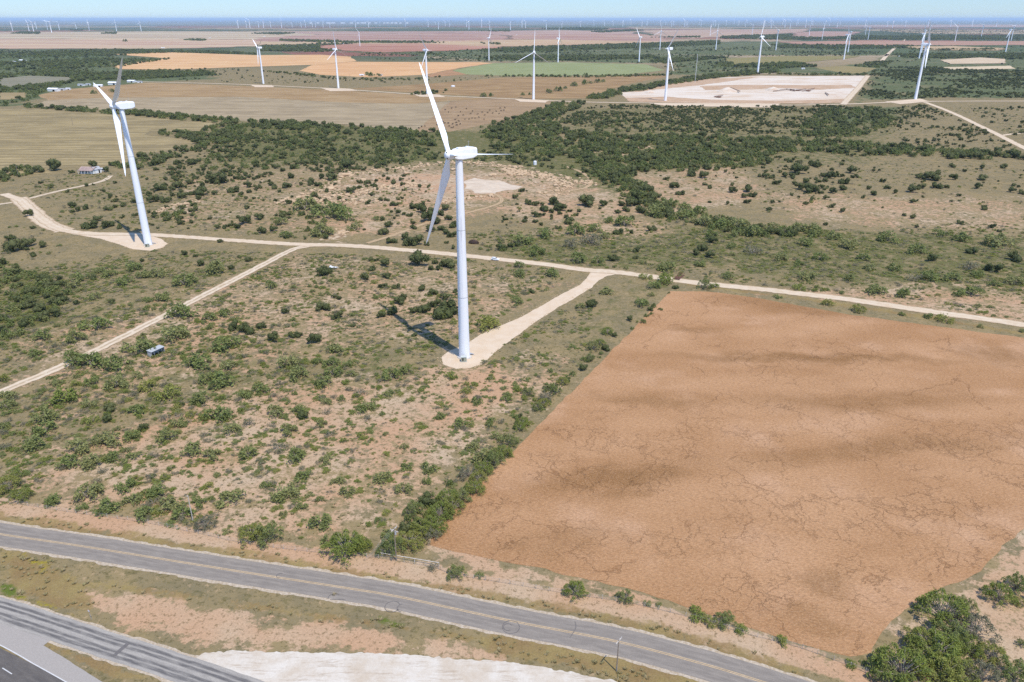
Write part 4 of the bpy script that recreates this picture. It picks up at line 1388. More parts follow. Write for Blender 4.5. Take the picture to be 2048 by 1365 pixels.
WOO_M = [wood_mesh(i) for i in range(5)]
FT = [(189, 188, 11, 'dark lone tree on the tan field by the farm road'), (224, 185, 11, 'bushy lone tree on the tan field near the farm sheds'), (8, 212, 17, 'large dark tree at the left end of the long treeline'),
      (22, 206, 12, 'dark tree beside the bend of the long treeline'), (735, 151, 10, 'tree left of the farmstead beyond the orange field'), (744, 153, 12, 'tallest tree at the farmstead beyond the orange field'),
      (757, 153, 9, 'tree right of the farmstead beyond the orange field'), (1171, 152, 9, 'lone dark tree at the lower edge of the green field'), (1085, 152, 7, 'small tree on the edge of the green field'),
      (1045, 191, 8, 'small tree low in the field hedge, first from the road'), (1060, 190, 7, 'small tree low in the field hedge, second from the road'), (1098, 187, 13, 'wide tree in the broken hedge of the brown field, lowest wide one'),
      (1116, 183, 15, 'widest tree midway along the broken hedge of the brown field'), (1130, 178, 8, 'small round tree midway along the broken brown field hedge'), (1148, 173, 13, 'wide tree after the gap in the brown field hedge'),
      (1170, 169, 14, 'wide tree in the upper half of the brown field hedge'), (1182, 168, 8, 'small tree in the upper half of the brown field hedge'), (1194, 166, 12, 'last but one tree at the top of the brown field hedge'),
      (1206, 165, 9, 'topmost tree of the broken hedge across the brown field'), (967, 194, 12, 'flat-topped tree beside the caliche road in the brown field'), (982, 193, 10, 'tree just right of the flat-topped roadside tree'),
      (195, 112, 9, 'dark round tree on the edge of the pinkish stubble'), (250, 84, 8, 'dark tree group on the far pale stubble field'), (610, 92, 8, 'dark tree beside the far red field farmhouse')]
first_w = []
for i, (x, y, w, lab) in enumerate(FT):
    p = gp(x, y)
    o = empty('field_tree', p)
    cr_ = obj('crown', WOO_M[i % 5][0], None, o)
    obj('trunk', WOO_M[i % 5][1], None, o)
    sc = w / px_per_m(x, y) * 1.1
    o.location, o.scale, o.rotation_euler = p, (sc, sc, sc * 0.95), (0, 0, i * 1.3)
    tag(o, lab, 'tree', 'lone trees in the far fields')
    if i < 5:
        first_w.append(cr_)
wood = scatter_object('woodland', wP, wS, first_w + P_J[:2], rng.choice(7, len(wP), p=[0.17] * 5 + [0.075] * 2))

# dry grass tufts and weeds over the near pastures and verges
TUF = []
q = rand_in(G('-60,1005 -60,560 300,500 1190,520 1180,700 1000,930 860,1080 640,1108 300,1048'), 1500, 60000)
n1 = fbm(q[:, 0] / 9, q[:, 1] / 9, 41, 3)
q = q[n1 + rng.uniform(-0.25, 0.25, len(q)) > 0.5]
q = q[clear(q, 0.6)]
v = G('-100,995 0,1000 300,1045 700,1108 1030,1168 1300,1215 1500,1268 1760,1350 2100,1500 1500,1520 1024,1300 0,1120 -100,1100')
q2 = rand_in(v, 2600, 30000)
pq = paint(q2[:, 0], q2[:, 1])
q2 = q2[(pq['olive'] + pq['lush'] * 2 + pq['yellow'] + 0.10) * rng.uniform(0.4, 1.0, len(q2)) > 0.46]
q2 = q2[dist_line(FR, q2[:, 0], q2[:, 1]) > 5.2]
q3 = rand_in(G('0,1095 160,1140 250,1180 1000,1280 1330,1355 1200,1365 900,1312 420,1300 250,1268 0,1195'), 2600, 20000)
pq = paint(q3[:, 0], q3[:, 1])
q3 = q3[(pq['olive'] + pq['yellow'] + pq['lush'] + 0.06) * rng.uniform(0.4, 1.0, len(q3)) > 0.46]
q3 = q3[(dist_line(FR, q3[:, 0], q3[:, 1]) > 5.4) & (dist_line(RP, q3[:, 0], q3[:, 1]) > 4.9)]
q4 = rand_in(G('900,470 2048,470 2300,700 2048,640 1500,575 1190,540'), 420, 22000)
q4 = q4[clear(q4, 0.6)]
tuftP = np.concatenate([q, q2, q3, q4])


def tuft_mesh(i):
    r = np.random.default_rng(700 + i)
    m = 26
    a = r.uniform(0, 6.28, m)
    rad = r.uniform(0, 0.42, m)
    V, T = [], []
    for j in range(m):
        b = np.array([rad[j] * math.cos(a[j]), rad[j] * math.sin(a[j]), 0])
        d = np.array([math.cos(a[j]), math.sin(a[j]), 0]) * r.uniform(0.1, 0.4)
        h = r.uniform(0.3, 0.8)
        s = np.array([-math.sin(a[j]), math.cos(a[j]), 0]) * r.uniform(0.06, 0.14)
        k0 = len(V)
        V += [b - s, b + s, b + d + [0, 0, h]]
        T.append([k0, k0 + 1, k0 + 2])
    me = np_mesh('grass_clump', np.array(V), None, T)
    me.materials.append(GRA)
    return me


# two tufts that stand out on the verge are the grass clumps the cover is made of
TU_O = []
for i, (x, y, lab) in enumerate([(1215, 1352, 'dry grass clump just left of the one-crossarm pole'), (796, 1252, 'green weed clump in the median under the tyre ring'), (668, 1190, 'dry grass clump on the verge edge above the asphalt')]):
    o = obj('grass_clump', tuft_mesh(i), None, None, gp(x, y))
    o.scale = (1.1, 1.1, 0.8)
    tag(o, lab, 'grass clump', 'grass clumps on the verge')
    TU_O.append(o)
scatter_object('dry_grass', tuftP, rng.uniform(0.45, 1.25, len(tuftP)), TU_O, zs=0.7)

# ------------------------------------------------------------------ wind turbines
t_wp = NT('turbine_white_paint', 0.45, 0.4)
wcol = t_wp.mix(t_wp.step(t_wp.noise(0.4, 5, 0.6, t_wp.mapping(t_wp.pos, (1, 1, 0.06))), 0.35, 0.75), (0.84, 0.85, 0.87, 1), (0.79, 0.80, 0.82, 1))
WPAINT = t_wp.done(wcol)
t_ts = NT('tower_paint_with_oil_streaks', 0.45, 0.4)
stk = t_ts.noise(1.6, 6, 0.7, t_ts.mapping(t_ts.pos, (1, 1, 0.035)))
sepn = t_ts.n.new('ShaderNodeSeparateXYZ')
t_ts.put(sepn.inputs[0], t_ts.pos)
hmask = t_ts.math('MULTIPLY', t_ts.step(sepn.outputs[2], 18, 40), t_ts.step(sepn.outputs[2], 66, 58))
side = t_ts.step(t_ts.noise(0.5, 2, 0.5, t_ts.mapping(t_ts.pos, (1, 1, 0.01))), 0.5, 0.62)
t_ts.done(t_ts.mix(t_ts.math('MULTIPLY', t_ts.math('MULTIPLY', t_ts.step(stk, 0.5, 0.64), hmask), t_ts.math('MULTIPLY', side, 0.55)), (0.76, 0.77, 0.79, 1), (0.30, 0.26, 0.30, 1)))
TSTREAK = t_ts.m
CONC = plain('concrete', (0.45, 0.42, 0.38, 1), 0.9, 0.1, var=0.12)
DARK = plain('dark_opening', (0.02, 0.02, 0.022, 1), 0.8, 0.1)
CABG = plain('cabinet_grey_green', (0.28, 0.29, 0.22, 1), 0.6, 0.3)
GREYM = plain('grey_sheet_metal', (0.44, 0.455, 0.46, 1), 0.5, 0.4, 0.2)
STEEL = plain('galvanised_steel', (0.42, 0.43, 0.44, 1), 0.45, 0.5, 0.4)


def tower_bm(h=76.4, n=28):
    bm = bmesh.new()
    rings = []
    for z in np.linspace(0, h, 12):
        r = 2.15 - 0.87 * (z / h) ** 1.15
        rings.append([bm.verts.new((r * math.cos(2 * math.pi * k / n), r * math.sin(2 * math.pi * k / n), z)) for k in range(n)])
    for a, b in zip(rings[:-1], rings[1:]):
        for k in range(n):
            bm.faces.new((a[k], a[(k + 1) % n], b[(k + 1) % n], b[k]))
    return bm


def blade_me(L=37.5, ns=22, m=12, name='blade'):
    V, Qd = [], []
    for i in range(ns + 1):
        s = (i / ns) ** 1.15
        z = 0.9 + s * (L - 0.9)
        if s < 0.04:
            ch, th = 1.7, 1.7
        elif s < 0.2:
            k = (s - 0.04) / 0.16
            k = k * k * (3 - 2 * k)
            ch, th = 1.7 + k * 1.45, 1.7 - k * 1.1
        else:
            k = (s - 0.2) / 0.8
            ch, th = 3.15 * (1 - k) ** 0.9 + 0.45 * k, 0.6 * (1 - k) ** 1.1 + 0.08 * k
            if s > 0.97:
                ch *= max(0.15, (1 - s) / 0.03)
        tw = R_(14) * (1 - s) ** 2
        off = -0.22 * ch if s > 0.05 else 0
        if 0.04 < s < 0.2:
            off = -0.22 * ch * ((s - 0.04) / 0.16)
        for j in range(m):
            a = 2 * math.pi * j / m
            x = ch / 2 * math.cos(a) - off - ch * 0.0
            y = th / 2 * math.sin(a) * (1.0 if s < 0.1 else (0.55 + 0.45 * math.cos(a)))
            V.append((x * math.cos(tw) - y * math.sin(tw), x * math.sin(tw) + y * math.cos(tw), z))
    for i in range(ns):
        for j in range(m):
            Qd.append((i * m + j, i * m + (j + 1) % m, (i + 1) * m + (j + 1) % m, (i + 1) * m + j))
    me = np_mesh(name, V, Qd)
    me.polygons.foreach_set('use_smooth', [True] * len(me.polygons))
    me.materials.append(WPAINT)
    return me


def loft(bm, secs):
    """secs: (x, half width, z low, z high, corner)"""
    rings = []
    for x, hw, z0, z1, c in secs:
        pts = [(-hw + c, z0), (hw - c, z0), (hw, z0 + c), (hw, z1 - c), (hw - c, z1), (-hw + c, z1), (-hw, z1 - c), (-hw, z0 + c)]
        rings.append([bm.verts.new((x, y, z)) for y, z in pts])
    for a, b in zip(rings[:-1], rings[1:]):
        for k in range(8):
            bm.faces.new((a[k], a[(k + 1) % 8], b[(k + 1) % 8], b[k]))
    bm.faces.new(rings[0][::-1])
    bm.faces.new(rings[-1])
    bmesh.ops.recalc_face_normals(bm, faces=bm.faces)


HUBH, HUBX = 78.4, 3.9
BLADE_ME = blade_me()
BLADE_LO = blade_me(37.5, 8, 6)
tower_me = None


def nacelle_bm():
    bm = bmesh.new()
    h = HUBH
    loft(bm, [(2.4, 1.25, h - 1.35, h + 1.35, 0.35), (1.5, 1.7, h - 1.75, h + 1.75, 0.4), (-0.6, 1.8, h - 1.95, h + 1.95, 0.35), (-5.0, 1.8, h - 1.75, h + 2.0, 0.35), (-6.6, 1.65, h - 1.3, h + 1.8, 0.45), (-7.0, 1.25, h - 0.8, h + 1.3, 0.4)])
    box(bm, -0.2, 0, h + 2.08, 1.8, 1.6, 0.3, bevel=0.08)
    box(bm, -3.3, 0.2, h + 2.22, 0.9, 0.9, 0.5, bevel=0.1)
    return bm


def hub_bm():
    bm = bmesh.new()
    n, rings = 20, []
    for x, r in ((2.5, 1.35), (2.9, 1.6), (4.6, 1.6), (5.1, 1.35), (5.5, 0.9), (5.62, 0.45)):
        rings.append([bm.verts.new((x, r * math.cos(2 * math.pi * k / n), HUBH + r * math.sin(2 * math.pi * k / n))) for k in range(n)])
    for a, b in zip(rings[:-1], rings[1:]):
        for k in range(n):
            bm.faces.new((a[k], a[(k + 1) % n], b[(k + 1) % n], b[k]))
    bm.faces.new(rings[-1])
    bm.faces.new(rings[0][::-1])
    bmesh.ops.recalc_face_normals(bm, faces=bm.faces)
    return bm


def rotor_mats(ph, pitch):
    out = []
    for k in range(3):
        out.append(Matrix.Translation((HUBX, 0, HUBH)) @ Matrix.Rotation(R_(-5), 4, 'Y') @ Matrix.Rotation(-R_(ph + 120 * k), 4, 'X') @ Matrix.Rotation(R_(pitch), 4, 'Z'))
    return out


def make_turbine(loc, yaw, ph, scale, pitch=62, fine=True, tower_mat=None):
    root = empty('wind_turbine', loc, R_(yaw), scale)
    if not hasattr(make_turbine, 'me'):
        o = obj('tower', tower_bm(), WPAINT)
        make_turbine.me = [o.data]
        bpy.data.objects.remove(o)
        for nm, bmf in (('nacelle', nacelle_bm), ('hub', hub_bm)):
            bm = bmf()
            me = bpy.data.meshes.new(nm)
            bm.to_mesh(me)
            bm.free()
            me.materials.append(WPAINT)
            make_turbine.me.append(me)
    tm = make_turbine.me[0]
    if tower_mat:
        tm = tm.copy()
        tm.materials.clear()
        tm.materials.append(tower_mat)
    smooth(obj('tower', tm, None, root))
    obj('nacelle', make_turbine.me[1], None, root)
    smooth(obj('hub', make_turbine.me[2], None, root))
    for M in rotor_mats(ph, pitch):
        b = obj('blade', BLADE_ME if fine else BLADE_LO, None, root)
        b.matrix_basis = M
    return root


def hub_height(bx, by, hy):
    b = gp(bx, by)
    lo, hi = 20.0, 140.0
    for _ in range(40):
        m = (lo + hi) / 2
        d = Vector((b.x, b.y, m)) - Vector((0, 0, CAM_H))
        v = 682.5 - F_PX * d.dot(Vector((0, _s, _c))) / d.dot(Vector((0, _c, -_s)))
        lo, hi = (m, hi) if v > hy else (lo, m)
    return lo


# the two near machines, each with foundation, vent stripe and mast
for (bx, by, yaw, ph, lab, tmat) in ((929, 714, 216, 82, 'tallest white wind turbine, oil streaks down its tower, on the round caliche pad', TSTREAK),
                                     (297, 490, 221, 46, 'big white wind turbine beside the curved caliche road, grey blade upright', WPAINT)):
    base = gp(bx, by)
    t = make_turbine(base, yaw, ph, 1.0, 184, True, tmat)
    tag(t, lab, 'wind turbine', 'wind turbines')
    bm = bmesh.new()
    tube(bm, (0, 0, -0.3), (0, 0, 0.32), 3.0, 2.8, 32)
    obj('foundation', bm, CONC, t)
    nac = [c for c in t.children if c.name.startswith('nacelle')][0]
    bm = bmesh.new()
    tube(bm, (-4.6, -0.7, HUBH + 1.9), (-4.6, -0.7, HUBH + 4.3), 0.06, 0.04, 6)
    box(bm, -4.6, -0.7, HUBH + 3.8, 0.5, 0.06, 0.06)
    obj('wind_vane', bm, STEEL, nac)
    hubo = [c for c in t.children if c.name.startswith('hub')][0]
    for k in range(3):
        bm = bmesh.new()
        a = R_(ph + 60 + 120 * k)
        c = Vector((5.15, 1.12 * math.sin(a), HUBH + 1.12 * math.cos(a)))
        nrm = Vector((0.75, 0.66 * math.sin(a), 0.66 * math.cos(a)))
        tube(bm, c - nrm * 0.05, c + nrm * 0.12, 0.26, 0.26, 10)
        obj('access_hole', bm, DARK, hubo)
    for zj in (25.2, 51.2):
        bm = bmesh.new()
        rj = 2.15 - 0.87 * (zj / 76.4) ** 1.15
        tube(bm, (0, 0, zj - 0.09), (0, 0, zj + 0.09), rj + 0.035, rj + 0.035, 28, True)
        obj('flange_joint', bm, GREYM, t)
    bm = bmesh.new()
    rot = Matrix.Rotation(R_(35 - yaw), 3, 'Z')
    d = rot @ Vector((2.14, 0, 1.9))
    box(bm, d.x, d.y, d.z, 0.12, 0.85, 2.1, rot, 0.05)
    obj('door', bm, GREYM, t)
    # step and small door landing at the tower foot
    bm = bmesh.new()
    rot = Matrix.Rotation(R_(35 - yaw), 3, 'Z')
    d = rot @ Vector((2.5, 0, 0))
    box(bm, d.x, d.y, 0.75, 1.3, 1.2, 0.12, rot)
    for k in range(4):
        d2 = rot @ Vector((3.2 + 0.3 * k, 0, 0.6 - 0.17 * k))
        box(bm, d2.x, d2.y, d2.z, 0.3, 1.1, 0.05, rot)
    obj('entrance_steps', bm, STEEL, t)

# transformer cabinet at the foot of each near tower
for bx, by, rz, lab in ((927.5, 723, 0.12, 'squat grey-green transformer cabinet before the tallest turbine tower'), (295, 494.5, 0.2, 'squat grey transformer cabinet at the turbine by the curved road')):
    c = empty('transformer_cabinet', gp(bx, by), rz)
    tag(c, lab, 'cabinet', 'transformer cabinets')
    bm = bmesh.new()
    box(bm, 0, 0, 1.05, 2.1, 1.6, 1.8, bevel=0.05)
    obj('housing', bm, CABG, c)
    bm = bmesh.new()
    box(bm, 0, 0, 2.0, 2.3, 1.8, 0.12, bevel=0.03)
    obj('lid', bm, plain('cabinet_lid_grey', (0.42, 0.45, 0.42, 1), 0.5), c)
    bm = bmesh.new()
    box(bm, 0, 0, 0.07, 2.6, 2.1, 0.14)
    obj('plinth', bm, CONC, c)
    bm = bmesh.new()
    box(bm, -0.35, -0.82, 1.1, 0.5, 0.06, 1.1)
    obj('door', bm, DARK, c)

MID = [  # base x, base y, hub y, yaw, rotor angle, pitch, where it stands
    (527, 168, 96, 216, 60, 50, 'on the brown field edge, leftmost of the middle row'), (677, 177, 99, 325, -4, 70, 'second in the middle row, one thin grey blade straight up'),
    (855, 188, 101, 318, -28, 45, "behind the tallest turbine's raised blade"), (978, 121.5, 76.5, 320, 24, 55, 'beyond the orange field, right of the raised blade'),
    (1067, 199.5, 105, 264, 2, 30, 'in the brown field, facing the viewer, blades in a Y upside down'), (1116, 125, 77, 342, 2, 60, 'at the top edge of the green field, left one'),
    (1278, 124, 75, 214, 84, 55, 'at the top edge of the green field, right one'), (1330.5, 202, 98, 216, 30, 40, 'at the quarry edge beside the caliche road'),
    (1515, 148, 74, 217, 4, 40, 'at the top of the quarry'), (1830.5, 199, 89.5, 326, -30, 40, 'at the crossroads right of the quarry, tallest over there'),
    (1838, 117.5, 68, 318, -12, 50, 'just behind the crossroads turbine'), (1687.5, 119.5, 70, 318, -16, 45, 'front one of the crossing pair above the quarry corner'),
    (1695.5, 105, 64.4, 285, -40, 25, 'rear one of the crossing pair above the quarry corner'), (1431.5, 100, 62.8, 245, 4, 30, 'in the scrub above the thin lattice mast'),
    (1319.5, 100, 62.8, 268, 2, 25, 'in the scrub above the quarry edge turbine'), (1551.5, 101, 61, 280, -52, 25, 'above the long olive field, blades spread in a wide V'),
    (2011, 104, 60, 286, -25, 25, 'near the right end of the photo, long blade level'), (1909.5, 83.5, 55, 240, -45, 30, 'with one blade leaning left over the red strip'),
    (1962, 75, 50.6, 270, 52, 30, 'between the two beyond the red strip at right'), (2022, 81.5, 52.5, 270, 42, 30, 'at the right end, blade raised to the right'),
    (720, 93, 65.6, 285, 84, 30, 'on the dark red field, one blade hanging left'), (1643.9, 80, 56.9, 330, 10, 60, 'edge-on over the red strip, blade straight up'),
    (1735.6, 80, 55.6, 270, 54, 30, 'over the red strip, blade raised to the right'), (1617.9, 73, 53, 275, 62, 30, 'on the far pink field, blade raised to the right'),
    (1729.8, 73, 53, 275, -50, 30, 'on the far scrub left of the straight road'), (1857.6, 74.8, 51.9, 270, 70, 30, 'behind the crossroads turbine, blade bent right'),
    (1503.8, 72.5, 50.6, 275, 55, 30, 'above the quarry top on the pink field'), (1420, 72.8, 52.5, 330, -8, 50, 'behind the one above the lattice mast'), (1842.6, 106, 62, 275, 82, 30, 'half hidden behind the crossroads turbine, level blade')]
for bx, by, hy, yaw, ph, pitch, where in MID:
    hh = hub_height(bx, by, hy)
    t = make_turbine(gp(bx, by), yaw, ph, hh / HUBH, 176 if pitch > 35 else 150, True)
    tag(t, 'white wind turbine ' + where, 'wind turbine', 'wind turbines')

# the far rows on the plain: one small mesh each, four rotor positions
def whole_turbine(ph, yaw_pitch):
    bm = bmesh.new()
    tube(bm, (0, 0, 0), (0, 0, HUBH - 1.5), 2.3, 1.4, 8)
    loft(bm, [(2.4, 1.3, HUBH - 1.4, HUBH + 1.4, 0.3), (1.0, 1.8, HUBH - 1.9, HUBH + 1.9, 0.3), (-6.8, 1.6, HUBH - 1.5, HUBH + 1.9, 0.3)])
    tube(bm, (2.5, 0, HUBH), (5.5, 0, HUBH), 1.6, 0.6, 8)
    for M in rotor_mats(ph, yaw_pitch):
        k = len(bm.verts)
        bm.from_mesh(BLADE_LO)
        bm.verts.ensure_lookup_table()
        bmesh.ops.transform(bm, matrix=M, verts=bm.verts[k:])
    me = bpy.data.meshes.new('wind_turbine')
    bm.to_mesh(me)
    bm.free()
    me.materials.append(WPAINT)
    return me


FARM = [whole_turbine(ph, 150) for ph in (0, 20, 45, 65, 85, 105)]
FAR = """25.6,62.8,47 58.5,62.8,45.6 67.5,63.8,45 73.5,59,44 95.3,60,44.4 103.5,66,43.5 119,60.6,44.4 153,60,46.3 178.8,61.9,45.6 233.5,62.8,45.6 282.5,62.8,45.6
476.6,56.3,40.6 493.3,56,44.4 500,56.5,40 517.6,56,44 527.4,56.5,41 541.4,55.6,44 563.5,56.5,41.5 584.5,55.6,44.8 602.6,55.6,44.8 611.4,55.4,44 624.9,55.3,44.8
631.6,55,44.4 646.4,55.6,43 660,55.9,47 711.4,55.6,42.5 737.4,55.6,43 760,52.8,46 811,53.8,41.9 856.4,55,41.9 870.8,50.6,43.5 877,58.5,43.8 890.5,53,42.5 899.5,54,43
933,54.4,42 938,60,42.5 963.4,55,41.9 979.6,60.3,45 1021,61,43.8 1044,55.4,41 1051,56.6,43 1092.5,60,42.5 1123.6,57,44.4 1161,56,44 1187.4,52.5,42.5 1208.6,52.5,41
1226,52.8,41 1245.5,53.5,41 1261.8,50.6,41 1283.8,53.8,42 1292.5,51.5,41.2 1294.8,51.5,41 1320.6,52,40.6 1331,50.6,41 1343,53.8,42 1347.5,51.5,41 1368.8,54.8,41.5
1371.9,51.5,42 1374,53,41.5 1397.9,51.5,41.5 1401.9,53.5,41 1426,52.3,41.5 1430.6,53.5,41.2 1452,52.3,41.5 1468,48.8,41 1475.9,52.3,42 1478,50.6,41.5 1490,54.4,41.5
1495,47,41 1529,54.8,42.5 1523,49.4,41.2 1526.5,47.5,41 1540,52.5,41.2 1542,56.9,41.9 1546,50.6,42 1565,50.6,41.2 1569.5,55.4,41 1579.8,57.8,41 1592.9,51.9,41.2
1595.8,50,41 1611,55.6,42.5 1622,50.6,40.6 1625,51.5,41.2 1650.8,50.3,40.6 1658.9,52.3,39.6 1674,55.6,39.6 1680,50.3,40 1713.8,50.3,40.6 1729.8,55.6,40.6 1734.5,48.8,42
1774,54.4,43 1784.5,56.5,41.9 1810.5,54,42 1855.8,53,41.2 1900.8,54,40.6 1943.9,54,40.6 1992,54.4,40.6 1803,47,41 1839,46.5,40.5 1860,47,41 1872,46.5,40.6 1915,47,41
1931,46.5,40.6 1952,47,41 1966,46.5,40.6 1982,47,41 2003,46.5,40.6 2020,47,41 2040,47,41"""
far_list = sorted(tuple(map(float, s.split(','))) for s in FAR.split())
BAND = [(0, 300, 'in the cluster at the far left of the plain'), (300, 700, 'on the far plain left of the white sheds'), (700, 1010, 'on the skyline over the dark red fields'),
        (1010, 1300, 'on the skyline above the green field'), (1300, 1460, 'on the skyline above the quarry edge turbine'), (1460, 1600, 'on the skyline above the top of the quarry'),
        (1600, 1790, 'on the skyline left of the straight road'), (1790, 2060, 'on the skyline right of the straight road')]
cnt = {}
for i, (bx, by, hy) in enumerate(far_list):
    hh = min(112, max(60, hub_height(bx, by, hy)))
    o = bpy.data.objects.new('wind_turbine', FARM[(i * 5 + i // 3) % 6])
    COL.objects.link(o)
    sc = hh / HUBH
    o.location, o.scale = gp(bx, by), (sc * 1.45, sc * 1.45, sc)
    o.rotation_euler = (0, 0, R_((218, 270, 300, 322)[i % 4] + random.uniform(-8, 8)))
    bi = next(j for j, b in enumerate(BAND) if b[0] <= bx < b[1])
    cnt[bi] = cnt.get(bi, 0) + 1
    tag(o, f'{ordinal(cnt[bi])} tiny white turbine from left {BAND[bi][2]}', 'wind turbine', 'wind turbines')

# ------------------------------------------------------------------ poles, fences, sign
WOODP = plain('weathered_pole_wood', (0.24, 0.19, 0.145, 1), 0.9, 0.1, var=0.25, scale=3)
WOODL = plain('pale_timber', (0.46, 0.42, 0.37, 1), 0.9, 0.1, var=0.2, scale=3)
PORC = plain('porcelain_insulator', (0.55, 0.52, 0.50, 1), 0.3, 0.5)
WIRE = plain('fence_wire', (0.30, 0.29, 0.28, 1), 0.5, 0.4, 0.3)
RUST = plain('rusty_steel', (0.16, 0.075, 0.045, 1), 0.8, 0.2, var=0.4, scale=1.5)
WHITEM = plain('white_sheet_metal', (0.72, 0.72, 0.72, 1), 0.5, 0.4, var=0.06)
GLASS = plain('dark_glass', (0.03, 0.035, 0.04, 1), 0.1, 0.6)
TYRE = plain('tyre_rubber', (0.025, 0.025, 0.025, 1), 0.9, 0.1)


def crossarm(parent, z, ang, length, mat):
    bm = bmesh.new()
    box(bm, 0, 0, z, length, 0.13, 0.14, Matrix.Rotation(ang, 3, 'Z'))
    a = obj('crossarm', bm, mat, parent)
    for s in (-0.46, -0.2, 0.2, 0.46):
        bm = bmesh.new()
        c = Matrix.Rotation(ang, 3, 'Z') @ Vector((s * length, 0, z + 0.07))
        tube(bm, c, c + Vector((0, 0, 0.1)), 0.03, 0.03, 6)
        tube(bm, c + Vector((0, 0, 0.1)), c + Vector((0, 0, 0.24)), 0.08, 0.05, 8)
        obj('insulator', bm, PORC, a)
    return a


def pole_shaft(parent, h, r0=0.16, r1=0.11, mat=WOODP):
    bm = bmesh.new()
    tube(bm, (0, 0, -0.2), (0, 0, h * 0.5), r0, (r0 + r1) / 2, 10, False)
    tube(bm, (0, 0, h * 0.5), (0, 0, h), (r0 + r1) / 2, r1, 10)
    return obj('shaft', bm, mat, parent)


p = empty('utility_pole', gp(793, 1122))
tag(p, 'grey wooden utility pole with two crossed arms and guy wires by the fence', 'utility pole', 'utility poles')
pole_shaft(p, 10.0)
crossarm(p, 9.5, R_(62), 2.3, WOODL)
crossarm(p, 9.0, R_(-28), 2.3, WOODL)
for dx, dy in ((-0.8, 0.45), (-0.3, 0.1), (0.15, -0.25)):
    bm = bmesh.new()
    e = gp(733 + dx * 12 + 6, 1116 + dy * 14)
    tube(bm, (dx, -dx * 0.5, 9.3), (e.x - p.location.x, e.y - p.location.y, 0.1), 0.022, 0.022, 5)
    obj('guy_wire', bm, STEEL, p)
bm = bmesh.new()
tube(bm, (0.32, -0.1, 8.0), (0.32, -0.1, 8.75), 0.2, 0.2, 12)
obj('transformer', bm, GREYM, p)

p = empty('utility_pole', gp(1233, 1343))
tag(p, 'brown wooden pole with a single crossarm beside the asphalt road', 'utility pole', 'utility poles')
pole_shaft(p, 8.4, 0.15, 0.1)
crossarm(p, 8.15, R_(52), 2.2, WOODL)
bm = bmesh.new()
tube(bm, (0.0, -0.16, 0.1), (0.0, -0.16, 1.6), 0.05, 0.05, 8)
obj('conduit', bm, STEEL, p)
p = empty('utility_pole', gp(386, 1042))
tag(p, 'pale bare pole standing among bushes by the roadside fence', 'utility pole', 'utility poles')
pole_shaft(p, 8.0, 0.13, 0.09, WOODL)
bm = bmesh.new()
box(bm, -0.25, 0, 7.8, 0.7, 0.1, 0.12)
obj('bracket', bm, WOODL, p)
for x, y, h, lab in ((37, 353, 9, 'dark pole on the tan field near the ranch house'), (146, 251, 10, 'thin pole alone in the long tan field'), (700, 158, 10, 'thin pole by the orange field corner')):
    p = empty('utility_pole', gp(x, y))
    tag(p, lab, 'utility pole', 'utility poles')
    pole_shaft(p, h, 0.2, 0.15)
    bm = bmesh.new()
    box(bm, 0, 0, h - 0.4, 2.0, 0.14, 0.14)
    obj('crossarm', bm, WOODP, p)

FEN = resample(G('-60,996 0,1004 60,1013 150,1027 280,1045 400,1069 500,1090 640,1107 750,1117 870,1137 900,1150 1024,1170 1140,1190 1250,1206 1380,1236 1490,1269 1600,1297 1740,1350 1830,1392'), 0.5)
f = empty('wire_fence', (FEN[0][0], FEN[0][1], 0))
tag(f, 'low wire fence on thin posts along the far side of the asphalt road', 'fence')
ln = np.concatenate([[0], np.cumsum(np.linalg.norm(np.diff(FEN, axis=0), axis=1))])
posts = []
for k, d in enumerate(np.arange(0, ln[-1], ln[-1] / 78)):
    i = int(np.searchsorted(ln, d))
    posts.append(FEN[min(i, len(FEN) - 1)])
bm0 = bmesh.new()
tube(bm0, (0, 0, -0.1), (0, 0, 1.35), 0.05, 0.045, 6)
pm = bpy.data.meshes.new('post')
bm0.to_mesh(pm)
bm0.free()
pm.materials.append(WOODL)
for k, q in enumerate(posts):
    o = obj('post', pm, None, f, (q[0] - FEN[0][0], q[1] - FEN[0][1], 0))
    o.rotation_euler = (random.uniform(-.05, .05), random.uniform(-.05, .05), 0)
for z in (0.35, 0.65, 0.95, 1.2):
    bm = bmesh.new()
    for a, b in zip(posts[:-1], posts[1:]):
        tube(bm, (a[0] - FEN[0][0], a[1] - FEN[0][1], z), (b[0] - FEN[0][0], b[1] - FEN[0][1], z), 0.014, 0.014, 4, False)
    obj('wire', bm, WIRE, f)
# pipe rail by the field corner
A, B = gp(752, 1112), gp(878, 1133)
f = empty('pipe_rail', A)
tag(f, 'whitish pipe rail on short posts at the ploughed field corner', 'rail')
d = B - A
bm = bmesh.new()
tube(bm, (0, 0, 1.15), (d.x, d.y, 1.1), 0.09, 0.09, 8)
obj('rail', bm, WOODL, f)
for t_ in (0.0, 0.1, 0.33, 0.62, 1.0):
    bm = bmesh.new()
    tube(bm, (d.x * t_, d.y * t_, -0.1), (d.x * t_, d.y * t_, 1.25), 0.075, 0.07, 8)
    obj('post', bm, WOODL, f)

